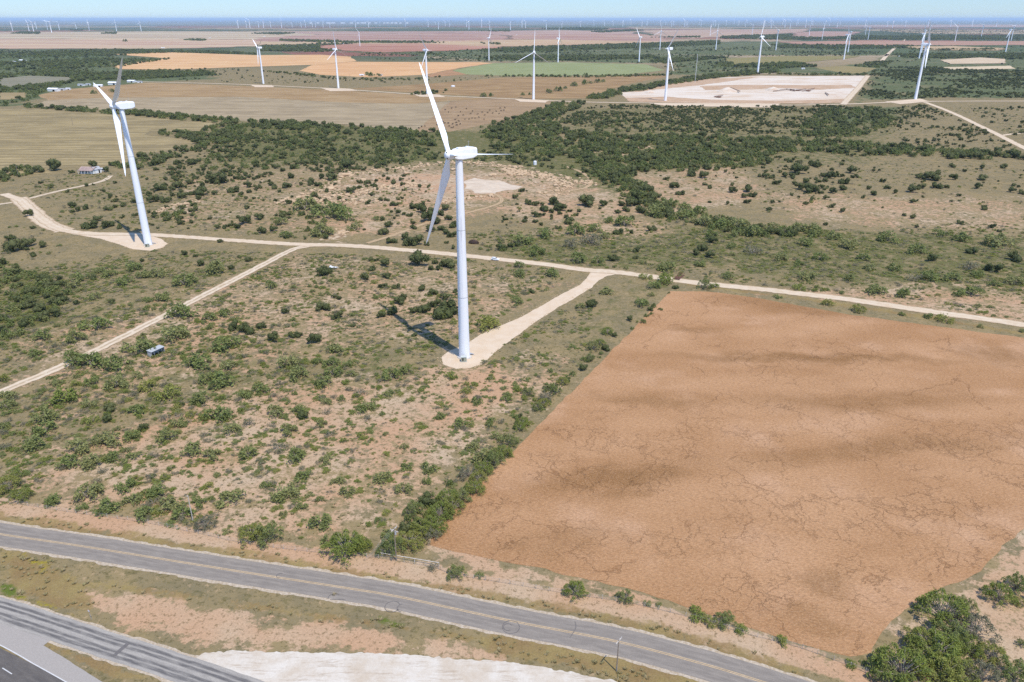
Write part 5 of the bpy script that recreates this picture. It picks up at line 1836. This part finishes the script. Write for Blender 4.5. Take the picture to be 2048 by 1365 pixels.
s = empty('yield_sign', gp(183, 1240), R_(-25))
tag(s, 'white down-pointing triangular road sign on a thin post beside the ramp', 'road sign')
bm = bmesh.new()
box(bm, 0, 0, 1.3, 0.07, 0.05, 2.6)
obj('post', bm, STEEL, s)
for nm, r, y0, m in (('sign_border', 0.52, -0.045, plain('sign_red_border', (0.45, 0.16, 0.14, 1), 0.5)), ('sign_face', 0.40, -0.062, WHITEM)):
    bm = bmesh.new()
    for yy in (y0, y0 + 0.012):
        pass
    vs = [bm.verts.new((r * math.cos(a), y0, 2.55 + r * math.sin(a))) for a in (R_(-90), R_(30), R_(150))]
    fa = bm.faces.new(vs)
    ex = bmesh.ops.extrude_face_region(bm, geom=[fa])
    bmesh.ops.translate(bm, verts=[v for v in ex['geom'] if isinstance(v, bmesh.types.BMVert)], vec=(0, 0.014, 0))
    bmesh.ops.recalc_face_normals(bm, faces=bm.faces)
    obj(nm, bm, m, s)

# ------------------------------------------------------------------ ranch objects
# livestock shelter, open on its long near side
a, b = gp(301, 715), gp(326, 704)
d = b - a
sh = empty('livestock_shelter', (a + b) / 2, math.atan2(d.y, d.x))
L = d.length
tag(sh, 'long grey sheet metal livestock shelter with a dark open side', 'shelter')
bm = bmesh.new()
box(bm, 0, 0.1, 2.55, L + 0.4, 2.9, 0.08, Matrix.Rotation(R_(5), 3, 'X'))
for k in np.linspace(-L / 2, L / 2, 14):
    box(bm, k, 0.1, 2.61, 0.05, 2.9, 0.05, Matrix.Rotation(R_(5), 3, 'X'))
obj('roof', bm, GREYM, sh)
for nm, c, sz in (('back_wall', (0, 1.35, 1.25), (L, 0.06, 2.45)), ('end_wall', (-L / 2, 0.1, 1.2), (0.06, 2.44, 2.4)), ('end_wall', (L / 2, 0.1, 1.2), (0.06, 2.44, 2.4))):
    bm = bmesh.new()
    box(bm, *c, *sz)
    obj(nm, bm, GREYM, sh)
for k in (-0.3, 0, 0.3):
    bm = bmesh.new()
    tube(bm, (k * L, -1.1, 0), (k * L, -1.1, 2.42), 0.06, 0.06, 6)
    obj('post', bm, STEEL, sh)

# white car on the caliche road
a, b = gp(983, 520), gp(998, 521.6)
car = empty('parked_car', gp(990.5, 521) + Vector((0, 0, 0.11)), math.atan2((b - a).y, (b - a).x))
tag(car, 'white estate car on the caliche road just right of the tallest tower', 'car')
bm = bmesh.new()
sec = [(-2.25, 0.55, 0.95, 0.84), (-2.15, 0.4, 1.02, 0.88), (-0.9, 0.32, 1.0, 0.92), (0.9, 0.32, 1.0, 0.92), (2.0, 0.38, 0.92, 0.86), (2.25, 0.5, 0.75, 0.74)]
rg = []
for x, z0, z1, w in sec:
    rg.append([bm.verts.new(v) for v in ((x, -w, z0), (x, w, z0), (x, w * 1.0, z1 - 0.12), (x, w * 0.9, z1), (x, -w * 0.9, z1), (x, -w, z1 - 0.12))])
for p0, p1 in zip(rg[:-1], rg[1:]):
    for k in range(6):
        bm.faces.new((p0[k], p0[(k + 1) % 6], p1[(k + 1) % 6], p1[k]))
bm.faces.new(rg[0][::-1])
bm.faces.new(rg[-1])
rf = [bm.verts.new(v) for v in ((-2.0, -0.72, 1.0), (0.95, -0.74, 1.0), (0.95, 0.74, 1.0), (-2.0, 0.72, 1.0), (-1.7, -0.6, 1.52), (0.1, -0.62, 1.55), (0.1, 0.62, 1.55), (-1.7, 0.6, 1.52))]
for q in ((0, 1, 5, 4), (1, 2, 6, 5), (2, 3, 7, 6), (3, 0, 4, 7), (4, 5, 6, 7)):
    bm.faces.new([rf[k] for k in q])
bmesh.ops.recalc_face_normals(bm, faces=bm.faces)
CARP = plain('white_car_paint', (0.80, 0.80, 0.80, 1), 0.3, 0.5, var=0.02)
obj('body', bm, CARP, car)
for nm, vs in (('side_window', ((-1.75, -0.735, 1.06), (0.7, -0.75, 1.06), (0.1, -0.65, 1.46), (-1.6, -0.63, 1.45))), ('side_window', ((-1.75, 0.735, 1.06), (0.7, 0.75, 1.06), (0.1, 0.65, 1.46), (-1.6, 0.63, 1.45))),
               ('windscreen', ((0.93, -0.62, 1.06), (0.93, 0.62, 1.06), (0.2, 0.54, 1.5), (0.2, -0.54, 1.5))), ('rear_window', ((-2.0, -0.6, 1.08), (-2.0, 0.6, 1.08), (-1.75, 0.52, 1.47), (-1.75, -0.52, 1.47)))):
    bm = bmesh.new()
    fa = bm.faces.new([bm.verts.new(v) for v in vs])
    ex = bmesh.ops.extrude_face_region(bm, geom=[fa])
    fa.normal_update()
    off = {'windscreen': (0.03, 0, 0.03), 'rear_window': (-0.04, 0, 0.02)}.get(nm, (0, 0.03 * (1 if vs[0][1] > 0 else -1), 0))
    bmesh.ops.translate(bm, verts=[v for v in ex['geom'] if isinstance(v, bmesh.types.BMVert)], vec=off)
    obj(nm, bm, GLASS, car)
for x in (-1.35, 1.4):
    for y in (-0.86, 0.86):
        bm = bmesh.new()
        tube(bm, (x, y - 0.11, 0.33), (x, y + 0.11, 0.33), 0.33, 0.33, 16)
        w = obj('wheel', bm, TYRE, car)
        bm = bmesh.new()
        tube(bm, (x, y - 0.12, 0.33), (x, y + 0.12, 0.33), 0.19, 0.19, 10)
        obj('rim', bm, STEEL, w)

# white flat trailer beside the large juniper
tr = empty('flat_trailer', gp(667, 537), R_(-12))
tag(tr, 'white flat trailer half hidden beside a large dark juniper', 'trailer')
bm = bmesh.new()
box(bm, 0, 0, 0.62, 4.2, 1.8, 0.14, bevel=0.03)
obj('bed', bm, WHITEM, tr)
bm = bmesh.new()
tube(bm, (2.1, -0.6, 0.58), (3.2, 0, 0.5), 0.05, 0.05, 6)
tube(bm, (2.1, 0.6, 0.58), (3.2, 0, 0.5), 0.05, 0.05, 6)
obj('drawbar', bm, STEEL, tr)
for y in (-0.95, 0.95):
    bm = bmesh.new()
    tube(bm, (-0.3, y - 0.1, 0.33), (-0.3, y + 0.1, 0.33), 0.33, 0.33, 14)
    obj('wheel', bm, TYRE, tr)
bm = bmesh.new()
box(bm, -1.6, 0, 0.95, 0.9, 1.5, 0.5, bevel=0.08)
obj('front_box', bm, WHITEM, tr)

# cattle guard across the road
a, b = gp(1352, 560), gp(1362, 551)
cg = empty('cattle_guard', (a + b) / 2 + Vector((0, 0, 0.12)), math.atan2((b - a).y, (b - a).x))
Lg = (b - a).length
tag(cg, 'rusty brown steel cattle guard laid across the caliche road', 'cattle guard')
bm = bmesh.new()
for k in np.linspace(-1.6, 1.6, 14):
    tube(bm, (-Lg / 2, k, 0.06), (Lg / 2, k, 0.06), 0.055, 0.055, 6)
obj('grid_bars', bm, RUST, cg)
bm = bmesh.new()
for sx in (-Lg / 2, Lg / 2):
    box(bm, sx, 0, 0.06, 0.2, 3.7, 0.18)
box(bm, 0, 0, -0.015, Lg - 0.3, 3.3, 0.05)
obj('pit_frame', bm, plain('dark_rusted_frame', (0.07, 0.045, 0.04, 1), 0.8), cg)
for sx in (-1, 1):
    bm = bmesh.new()
    for sy in (-1.6, 0, 1.6):
        tube(bm, (sx * (Lg / 2 + 0.2), sy, 0), (sx * (Lg / 2 + 0.55), sy, 1.2), 0.05, 0.05, 6)
    for z in (0.4, 0.8, 1.2):
        tube(bm, (sx * (Lg / 2 + 0.2 + 0.35 * z / 1.2), -1.6, z), (sx * (Lg / 2 + 0.2 + 0.35 * z / 1.2), 1.6, z), 0.04, 0.04, 6)
    obj('wing_rail', bm, RUST, cg)

# dark pile of cut brush
bp_ = empty('brush_pile', gp(947, 487), R_(-20))
tag(bp_, 'dark brown pile of cut brush just right of the tallest tower', 'brush pile')
bm = bmesh.new()
bmesh.ops.create_icosphere(bm, subdivisions=3, radius=1.0)
for v in bm.verts:
    n = float(fbm(np.array(v.co.x * 2 + 5), np.array(v.co.y * 2 + v.co.z), 5, 3))
    v.co = Vector((v.co.x * 3.1, v.co.y * 2.0, max(0, v.co.z * 2.3))) * (0.75 + 0.5 * n)
obj('heap', bm, plain('dead_brush', (0.055, 0.038, 0.03, 1), 0.95, 0.05, var=0.5, scale=2.5), bp_)
bm = bmesh.new()
for k in range(110):
    a = random.uniform(0, 6.28)
    c = Vector((2.7 * math.cos(a) * random.random() ** 0.5, 1.8 * math.sin(a) * random.random() ** 0.5, 0))
    c.z = 2.2 * max(0.05, 1 - (c.x / 3.1) ** 2 - (c.y / 2.0) ** 2) ** 0.5 * random.uniform(0.5, 1)
    d = Vector((random.uniform(-1.6, 1.6), random.uniform(-0.5, 0.5), random.uniform(-0.3, 0.4)))
    tube(bm, c - d, c + d, 0.05, 0.03, 4, False)
obj('sticks', bm, plain('dead_sticks', (0.11, 0.075, 0.06, 1), 0.95, 0.05, var=0.4), bp_)

# white water tank
tk = empty('water_tank', gp(1070, 330))
tag(tk, 'small white upright water tank at the edge of the creek woods', 'tank')
bm = bmesh.new()
tube(bm, (0, 0, 0), (0, 0, 3.2), 1.5, 1.5, 20, True)
obj('tank_shell', bm, WHITEM, tk)
bm = bmesh.new()
tube(bm, (0, 0, 3.2), (0, 0, 3.7), 1.5, 0.3, 20, True)
obj('tank_top', bm, WHITEM, tk)
tk = empty('stock_tank', gp(906, 174))
tag(tk, 'low white round stock tank in the brown field beside the raised blade', 'tank')
bm = bmesh.new()
tube(bm, (0, 0, 0), (0, 0, 2.0), 4.0, 4.0, 24, True)
obj('tank_wall', bm, WHITEM, tk)
bm = bmesh.new()
tube(bm, (0, 0, 2.0), (0, 0, 2.9), 4.0, 0.4, 24, True)
obj('tank_cover', bm, WHITEM, tk)


# buildings
def gable(bm, L, D, H, R, over=0.4, t=0.14):
    for sgn in (-1, 1):
        lo, hi = Vector((0, sgn * (D / 2 + over), H - over * 2 * R / D)), Vector((0, 0, H + R))
        v = [bm.verts.new((sx * (L / 2 + over), q.y, q.z + dz)) for dz in (0.02, t) for sx, q in ((-1, lo), (1, lo), (1, hi), (-1, hi))]
        for q in ((0, 1, 2, 3), (4, 5, 6, 7), (0, 1, 5, 4), (1, 2, 6, 5), (2, 3, 7, 6), (3, 0, 4, 7)):
            bm.faces.new([v[k] for k in q])
    bmesh.ops.recalc_face_normals(bm, faces=bm.faces)


def walls(bm, L, D, H, R):
    v = [bm.verts.new(c) for c in ((-L / 2, -D / 2, 0), (L / 2, -D / 2, 0), (L / 2, D / 2, 0), (-L / 2, D / 2, 0), (-L / 2, -D / 2, H), (L / 2, -D / 2, H), (L / 2, D / 2, H), (-L / 2, D / 2, H), (-L / 2, 0, H + R), (L / 2, 0, H + R))]
    for q in ((0, 1, 5, 4), (2, 3, 7, 6), (1, 2, 6, 9, 5), (3, 0, 4, 8, 7)):
        bm.faces.new([v[k] for k in q])
    bmesh.ops.recalc_face_normals(bm, faces=bm.faces)


REDROOF = plain('faded_red_roof', (0.30, 0.22, 0.19, 1), 0.7, 0.2, var=0.25, scale=0.7)
GREYROOF = plain('grey_roof', (0.33, 0.33, 0.34, 1), 0.6, 0.3, var=0.15)
WALLW = plain('white_wall', (0.70, 0.69, 0.66, 1), 0.8, 0.2, var=0.06)
WALLT = plain('tan_wall', (0.45, 0.36, 0.26, 1), 0.8, 0.2, var=0.06)


def building(x, y, wpx, lab, cat='shed', name='farm_shed', roof=None, wall=None, depth=0.6, h=3.4, rise=1.4, rz=0.0, open_side=True):
    L = wpx / px_per_m(x, y)
    r = empty(name, gp(x, y), rz)
    tag(r, lab, cat, 'buildings on the plain')
    D = L * depth
    bm = bmesh.new()
    walls(bm, L, D, h, rise)
    obj('wall', bm, wall or WALLW, r)
    bm = bmesh.new()
    gable(bm, L, D, h, rise)
    obj('roof', bm, roof or WHITEM, r)
    bm = bmesh.new()
    box(bm, L * 0.15, -D / 2 - 0.02, h * 0.42, L * 0.22, 0.1, h * 0.8)
    obj('door', bm, DARK, r)
    return r


# ranch house
hx = gp(180, 348)
ho = empty('ranch_house', hx, R_(-10))
tag(ho, 'white ranch house with faded red roof and porch among trees', 'house', 'buildings on the plain')
bm = bmesh.new()
walls(bm, 13, 7.5, 3.3, 1.9)
obj('wall', bm, WALLW, ho, (-3.0, 3.6, 0))
bm = bmesh.new()
gable(bm, 13, 7.5, 3.3, 1.9, 0.5)
obj('roof', bm, REDROOF, ho, (-3.0, 3.6, 0))
for k, xx in enumerate((-8.6, -6.8, -4.9, -2.9, -1.2)):
    bm = bmesh.new()
    box(bm, xx, -0.18, 1.55, 1.0, 0.08, 1.5)
    w = obj('window', bm, GLASS, ho)
    bm = bmesh.new()
    for q in ((xx, -0.2, 2.38, 1.3, 0.14, 0.12), (xx, -0.2, 0.72, 1.3, 0.18, 0.12), (xx - 0.58, -0.2, 1.55, 0.12, 0.14, 1.54), (xx + 0.58, -0.2, 1.55, 0.12, 0.14, 1.54)):
        box(bm, *q)
    obj('frame', bm, WALLW, w)
bm = bmesh.new()
box(bm, -3.0, -1.3, 3.05, 13.4, 2.7, 0.14, Matrix.Rotation(R_(9), 3, 'X'))
obj('porch_roof', bm, REDROOF, ho)
for xx in (-9.2, -6.1, -3.0, 0.1, 3.2):
    bm = bmesh.new()
    box(bm, xx, -2.4, 1.4, 0.22, 0.22, 2.8)
    obj('porch_post', bm, WALLW, ho)
wing = building(193, 346, 13, 'plain white gabled building joined to the right end of the ranch house', 'house', 'house_wing', GREYROOF, WALLW, 1.1, 3.4, 1.8, R_(62))
FARMS = [(206, 343, 5, 'small white shed right of the ranch house', None), (108, 183, 24, 'long white shed at the left end of the farm on the tan field', None), (124, 181, 12, 'small grey-roofed house beside the long white farm shed', GREYROOF),
         (137, 180, 9, 'small white shed right of the long farm shed', None), (163, 172, 13, 'grey-roofed shed at the left of the tree-lined farmyard', GREYROOF), (177, 171, 9, 'small grey shed in the tree-lined farmyard', GREYROOF),
         (197, 174, 16, 'tan shed in the middle of the tree-lined farmyard', None), (228, 170, 22, 'largest white barn behind the grey turbine blade', None), (264, 165, 16, 'white barn right of the grey turbine blade', None),
         (280, 166, 9, 'small grey shed beyond the grey turbine blade', GREYROOF), (46, 123, 12, 'white curved-looking shed in the far green scrub', None), (29, 125, 6, 'small white shed left of the one in the green scrub', None),
         (54, 110, 6, 'white house on the rise above the green scrub', None), (62, 108, 5, 'pale shed beside the house on the rise', None), (87, 105, 4, 'tiny white shed left of the dark scrub knoll', None),
         (126, 104, 5, 'tiny white shed right of the dark scrub knoll', None), (326, 97, 6, 'white house on the far pale field edge', None), (420, 77, 4, 'tiny white house beside the far tree row', None),
         (724, 152, 9, 'white farmhouse left of the trees beyond the orange field', None), (762, 152, 6, 'grey shed right of the trees beyond the orange field', GREYROOF), (614, 92, 4, 'tiny white house by the far red field trees', None),
         (686, 89, 4, 'tiny white house beside the far tree clump above the red field', None), (529, 74, 4, 'tiny white house on the far pink field', None), (1033, 71, 3, 'tiny white shed on the far pink field', None),
         (1799, 114, 4, 'tiny white shed beside the straight far road', None), (1606, 139, 6, 'tan shed between the two olive fields', None)]
for x, y, w, lab, rf_ in FARMS:
    L = w / px_per_m(x, y)
    building(x, y, w, lab, 'shed', 'farm_shed', rf_, None, 0.55 if L < 20 else 0.35, min(5.0, max(2.6, L * 0.18)), min(2.5, L * 0.09), random.uniform(-0.3, 0.3))
for i, (x, w) in enumerate(((622, 5), (636, 4), (662, 17), (686, 9), (703, 6), (716, 5), (727, 11), (739, 5), (752, 5), (769, 4), (776, 6), (784, 5), (792, 6), (801, 4), (815, 4))):
    y = 47.6
    L = w / px_per_m(x, y)
    r = empty('warehouse', gp(x, y))
    tag(r, f'white flat building far out under the skyline, {ordinal(i + 1)} of its row from the left', 'warehouse', 'white buildings under the skyline')
    bm = bmesh.new()
    box(bm, 0, 0, 11, L, 60, 22)
    obj('wall', bm, WALLW, r)
    bm = bmesh.new()
    gable(bm, L, 60, 22, 5, 1.0, 1.0)
    obj('roof', bm, WHITEM, r)

# met mast by the quarry
mm = empty('lattice_mast', gp(1390, 166))
tag(mm, 'tall thin guyed lattice mast standing in scrub above the quarry', 'mast')
HM = 56
bm = bmesh.new()
leg = [Vector((0.5 * math.cos(a), 0.5 * math.sin(a), 0)) for a in (0, 2.09, 4.19)]
for q in leg:
    tube(bm, q, q + Vector((0, 0, HM)), 0.09, 0.09, 5)
for k in range(28):
    for j in range(3):
        tube(bm, leg[j] + Vector((0, 0, 2 * k)), leg[(j + 1) % 3] + Vector((0, 0, 2 * k + 2)), 0.05, 0.05, 4, False)
obj('lattice', bm, WHITEM, mm)
for a in (0.3, 2.4, 4.5):
    for z in (28, 52):
        bm = bmesh.new()
        tube(bm, (0, 0, z), (26 * math.cos(a), 26 * math.sin(a), 0), 0.04, 0.04, 4)
        obj('guy_wire', bm, STEEL, mm)
for z in (30, 54):
    bm = bmesh.new()
    box(bm, 0, 0, z, 5.0, 0.14, 0.14)
    obj('boom', bm, STEEL, mm)

# conveyors and scrap in the quarry
for x0, y0, x1, y1, z1, lab in ((1461, 177, 1480, 187, 2.5, 'dark sloping conveyor lying over the larger pale spoil heap'), (1546, 184, 1574, 181, 1.5, 'pale brown conveyor at the left end of the quarry scrap row'),
                                (1572, 180, 1592, 184, 2.0, 'rusty conveyor slanting down in the quarry scrap row'), (1584, 183, 1612, 182, 2.5, 'rusty conveyor lying level in the quarry scrap row'),
                                (1604, 184, 1629, 180, 2.0, 'rusty conveyor at the right end of the quarry scrap row'), (1650, 187, 1657, 193, 2.0, 'short dark conveyor alone at the right of the quarry'),
                                (1428, 195, 1446, 194, 2.0, 'brown conveyor low at the near edge of the quarry')):
    A, B = gp(x0, y0), gp(x1, y1)
    c = empty('conveyor', A)
    tag(c, lab, 'conveyor', 'quarry conveyors')
    d = B - A
    e = Vector((d.x, d.y, z1))
    n = Vector((-d.y, d.x, 0)).normalized()
    bm = bmesh.new()
    for sg in (-0.6, 0.6):
        for zz in (0, 1.2):
            tube(bm, n * sg + Vector((0, 0, 0.4 + zz)), e + n * sg + Vector((0, 0, zz)), 0.14, 0.14, 5)
    for k in range(13):
        t0, t1 = k / 13, (k + 1) / 13
        for sg in (-0.6, 0.6):
            tube(bm, e * t0 + n * sg + Vector((0, 0, 0.4)), e * t1 + n * sg + Vector((0, 0, 1.4)), 0.08, 0.08, 4, False)
    obj('truss', bm, RUST, c)
    bm = bmesh.new()
    pts = [n * -0.5 + Vector((0, 0, 1.75)), n * 0.5 + Vector((0, 0, 1.75)), e + n * 0.5 + Vector((0, 0, 1.35)), e + n * -0.5 + Vector((0, 0, 1.35))]
    f0 = bm.faces.new([bm.verts.new(q) for q in pts])
    ex = bmesh.ops.extrude_face_region(bm, geom=[f0])
    bmesh.ops.translate(bm, verts=[v for v in ex['geom'] if isinstance(v, bmesh.types.BMVert)], vec=(0, 0, 0.1))
    obj('belt', bm, plain('dark_belt', (0.06, 0.045, 0.04, 1), 0.9), c)
    for sg in (-1, 1):
        bm = bmesh.new()
        tube(bm, e * 0.72 + n * sg * 0.6, Vector((e.x * 0.72, e.y * 0.72, 0)) + n * sg * 1.6, 0.14, 0.14, 5)
        obj('leg', bm, RUST, c)

for x, y, w, h_, lab in ((1455, 184, 42, 9, 'larger pale cone of spoil on the quarry floor'), (1546, 181, 30, 7, 'smaller pale cone of spoil left of the quarry scrap row'), (1300, 186, 22, 5, 'low pale mound at the left end of the quarry')):
    q = gp(x, y)
    o = empty('spoil_heap', q)
    tag(o, lab, 'spoil heap', 'spoil heaps in the quarry')
    R0 = w / px_per_m(x, y) / 2
    bm = bmesh.new()
    rings = []
    for k in range(9):
        f_ = k / 8
        rings.append([bm.verts.new(((R0 * (1 - f_ * 0.97)) * math.cos(a) * (1 + 0.12 * math.sin(3 * a + x)), (R0 * (1 - f_ * 0.97)) * math.sin(a) * (1 + 0.1 * math.cos(2 * a)), 0.22 + h_ * (f_ ** 0.9) * (1 - 0.12 * f_) + random.uniform(-0.15, 0.15))) for a in np.linspace(0, 2 * math.pi, 28, endpoint=False)])
    for A_, B_ in zip(rings[:-1], rings[1:]):
        for k in range(28):
            bm.faces.new((A_[k], A_[(k + 1) % 28], B_[(k + 1) % 28], B_[k]))
    bm.faces.new(rings[-1])
    smooth(obj('heap', bm, QM, o))
for x, y, w, lab in ((1596, 182.5, 11, 'brown tangle of scrap in the middle of the quarry row'), (1583, 181.5, 8, 'small brown scrap tangle left in the quarry row'), (1616, 183.5, 8, 'small brown scrap tangle right in the quarry row'), (1437, 196, 9, 'brown machine wreck at the near edge of the quarry')):
    o = empty('scrap_heap', gp(x, y))
    tag(o, lab, 'scrap', 'scrap in the quarry')
    bm = bmesh.new()
    for k in range(46):
        c = Vector((random.gauss(0, w * 0.3), random.gauss(0, w * 0.25), random.uniform(0.3, 2.2)))
        d = Vector((random.uniform(-1, 1), random.uniform(-1, 1), random.uniform(-0.25, 0.3))) * random.uniform(0.8, 3)
        tube(bm, c - d, c + d, random.uniform(0.1, 0.3), None, 4)
    obj('beams', bm, RUST, o)

# cattle grazing on the terraced field
def cow_mesh(grazing):
    bm = bmesh.new()
    hz = 0.45 if grazing else 1.5
    joints = [(0, 0, 1.0, .36), (0.55, 0, 1.02, .38), (-0.6, 0, 1.05, .34), (0.95, 0, 1.15, .26), (1.3, 0, (hz + 1.1) / 2, .17), (1.55, 0, hz, .15), (1.85, 0, hz - 0.16, .09), (-0.95, 0, 1.0, .05), (-1.0, 0, 0.4, .03)]
    vs = [bm.verts.new(j[:3]) for j in joints]
    for a, b in ((0, 1), (0, 2), (1, 3), (3, 4), (4, 5), (5, 6), (2, 7), (7, 8)):
        bm.edges.new((vs[a], vs[b]))
    rad = [j[3] for j in joints]
    for bx_, sy in ((1, -1), (1, 1), (2, -1), (2, 1)):
        p0 = joints[bx_]
        chain = [(p0[0], sy * 0.26, 0.75, .13), (p0[0] + (0.04 if bx_ == 1 else -0.08), sy * 0.26, 0.42, .075), (p0[0], sy * 0.26, 0.02, .06)]
        prev = vs[bx_]
        for q in chain:
            v = bm.verts.new(q[:3])
            bm.edges.new((prev, v))
            prev = v
            rad.append(q[3])
    me = bpy.data.meshes.new('cow')
    bm.to_mesh(me)
    bm.free()
    o = bpy.data.objects.new('cow', me)
    COL.objects.link(o)
    m = o.modifiers.new('skin', 'SKIN')
    for i, sv in enumerate(me.skin_vertices[0].data):
        sv.radius = (rad[i], rad[i])
    me.skin_vertices[0].data[0].use_root = True
    ss = o.modifiers.new('sub', 'SUBSURF')
    ss.levels = ss.render_levels = 1
    dg = bpy.context.evaluated_depsgraph_get()
    nm = bpy.data.meshes.new_from_object(o.evaluated_get(dg))
    bpy.data.objects.remove(o)
    nm.name = 'cow'
    nm.materials.clear()
    nm.materials.append(COWM)
    return nm


COWM = plain('black_hide', (0.022, 0.018, 0.016, 1), 0.8, 0.2)
COWS = [cow_mesh(True), cow_mesh(False)]
CW = """890,221 903,218 912,216 921,225 933,219 945,224 950,238 944,238 958,236 969,232 968,240 985,228 992,224 1002,223 1008,222 998,229 975,227 938,240 930,240 918,244 912,247 905,250
914,252 920,250 899,254 907,256 904,257 875,252 886,245 889,248 896,248 910,241 927,232 955,230 964,226 980,222 1000,218 1010,217 917,233 843,255 838,258 850,254 897,226 941,229"""
for i, s in enumerate(CW.split()):
    x, y = map(float, s.split(','))
    o = bpy.data.objects.new('cow', COWS[i % 2])
    COL.objects.link(o)
    o.location = gp(x, y, 0.12)
    sc = random.uniform(1.15, 1.35)
    o.scale = (sc, sc, sc)
    o.rotation_euler = (0, 0, random.uniform(0, 6.28))
    tag(o, 'small black cow grazing on the terraced field before the creek woods', 'cow', 'black cattle on the terraced field')

# limestone: single large blocks, and the rubble round the old pit
t_r = NT('limestone', 0.95, 0.05)
rc = t_r.mix(t_r.step(t_r.noise(0.7, 6, 0.65), 0.3, 0.7), alb(234, 206, 170), alb(190, 156, 120))
ROCKM = t_r.done(t_r.mix(t_r.math('MULTIPLY', t_r.step(t_r.noise(2.5, 5, 0.7), 0.54, 0.64), 0.5), rc, alb(126, 104, 80)))


def rock_mesh(i):
    r = np.random.default_rng(900 + i)
    bm = bmesh.new()
    bmesh.ops.create_icosphere(bm, subdivisions=2, radius=0.5)
    pl = [(Vector(r.normal(size=3)).normalized(), r.uniform(0.28, 0.42)) for _ in range(9)]
    for v in bm.verts:
        for n, d in pl:
            k = v.co.dot(n) - d
            if k > 0:
                v.co -= n * k
        v.co.z = (v.co.z + 0.18) * 0.8
    me = bpy.data.meshes.new('boulder')
    bm.to_mesh(me)
    bm.free()
    me.materials.append(ROCKM)
    return me


ROCK_M = [rock_mesh(i) for i in range(5)]
R_O = []
for i, (x, y, w, lab) in enumerate(((689, 352, 26, 'large pale limestone slab at the far left of the old pit rim'), (598, 396, 16, 'orange-stained boulder at the left tail of the rock band'), (752, 400, 12, 'pinkish boulder at the near edge of the rock band'),
                                    (660, 378, 20, 'blocky limestone outcrop left in the rock band'), (985, 352, 18, 'blocky boulder on the pit rim right of the tallest tower'), (905, 340, 16, 'boulder on the pit rim left of the tower'),
                                    (1020, 350, 16, 'boulder at the right bend of the pit rim'), (812, 348, 16, 'boulder midway along the pit rim'), (886, 406, 12, 'pinkish boulder below the pit floor beside the tower'),
                                    (1112, 372, 14, 'boulder in the bushes right of the pit floor'), (1108, 361, 12, 'small boulder above the bushes right of the pit'), (725, 362, 18, 'pale ledge block midway in the rock band'))):
    o = bpy.data.objects.new('boulder', ROCK_M[i % 5])
    COL.objects.link(o)
    sc = w / px_per_m(x, y) * 1.1
    o.location, o.scale, o.rotation_euler = gp(x, y), (sc, sc * 0.8, sc * 0.5), (0, 0, i * 0.9)
    tag(o, lab, 'boulder', 'limestone boulders')
    R_O.append(o)
rp = []
for s, wdt, n in (('625,392 655,372 690,352 760,342 830,334 900,326 960,326 1020,336 1060,346 1105,352 1150,362 1180,372', 9, 1000), ('640,400 700,388 780,376 850,368', 12, 420), ('1000,340 1060,350 1110,362 1130,376 1100,390', 8, 500),
                  ('690,470 684,462 698,456', 5, 60), ('1190,304 1240,300 1300,296', 7, 120), ('310,425 350,412 396,404', 4, 120), ('560,408 600,398 640,404 700,404 760,404', 8, 300), ('880,405 930,398 980,392', 7, 160)):
    P = resample(G(s), 1.0)
    c = P[rng.integers(0, len(P), n)]
    rp.append(c + rng.normal(size=(n, 2)) * wdt * 0.55)
edge = []
for poly, n in ((G('1150,535 1180,549 1165,566 1120,588 1080,612 1040,634 1010,646 960,668 930,690 900,702 882,716 886,729 912,738 940,737 965,728 985,710 1020,682 1060,652 1110,618 1150,592 1180,575'), 260), (G('130,466 200,478 240,490 265,499 300,502 325,496 336,488'), 120)):
    P = resample(poly, 0.5)
    edge.append(P[rng.integers(0, len(P), n)] + rng.normal(size=(n, 2)) * 0.5)
rp = np.concatenate(rp)
ep = np.concatenate(edge)
sz = np.concatenate([0.5 + 4.0 * rng.uniform(0, 1, len(rp)) ** 3, rng.uniform(0.25, 0.7, len(ep))])
scatter_object('rubble', np.concatenate([rp, ep]), sz, R_O[:5], zs=0.6)

# ------------------------------------------------------------------ air
bm = bmesh.new()
box(bm, 0, 62000, 99.5, 270000, 135000, 201)
hz_m = bpy.data.materials.new('hazy_air')
hz_m.use_nodes = True
hn = hz_m.node_tree.nodes
hn.remove(hn['Principled BSDF'])
pv = hn.new('ShaderNodeVolumePrincipled')
pv.inputs['Color'].default_value = (0.62, 0.80, 1.0, 1)
pv.inputs['Density'].default_value = 2.4e-5
pv.inputs['Anisotropy'].default_value = 0.0
hz_m.node_tree.links.new(pv.outputs[0], hn['Material Output'].inputs['Volume'])
haze = obj('haze', bm, hz_m)
haze['kind'] = 'stuff'
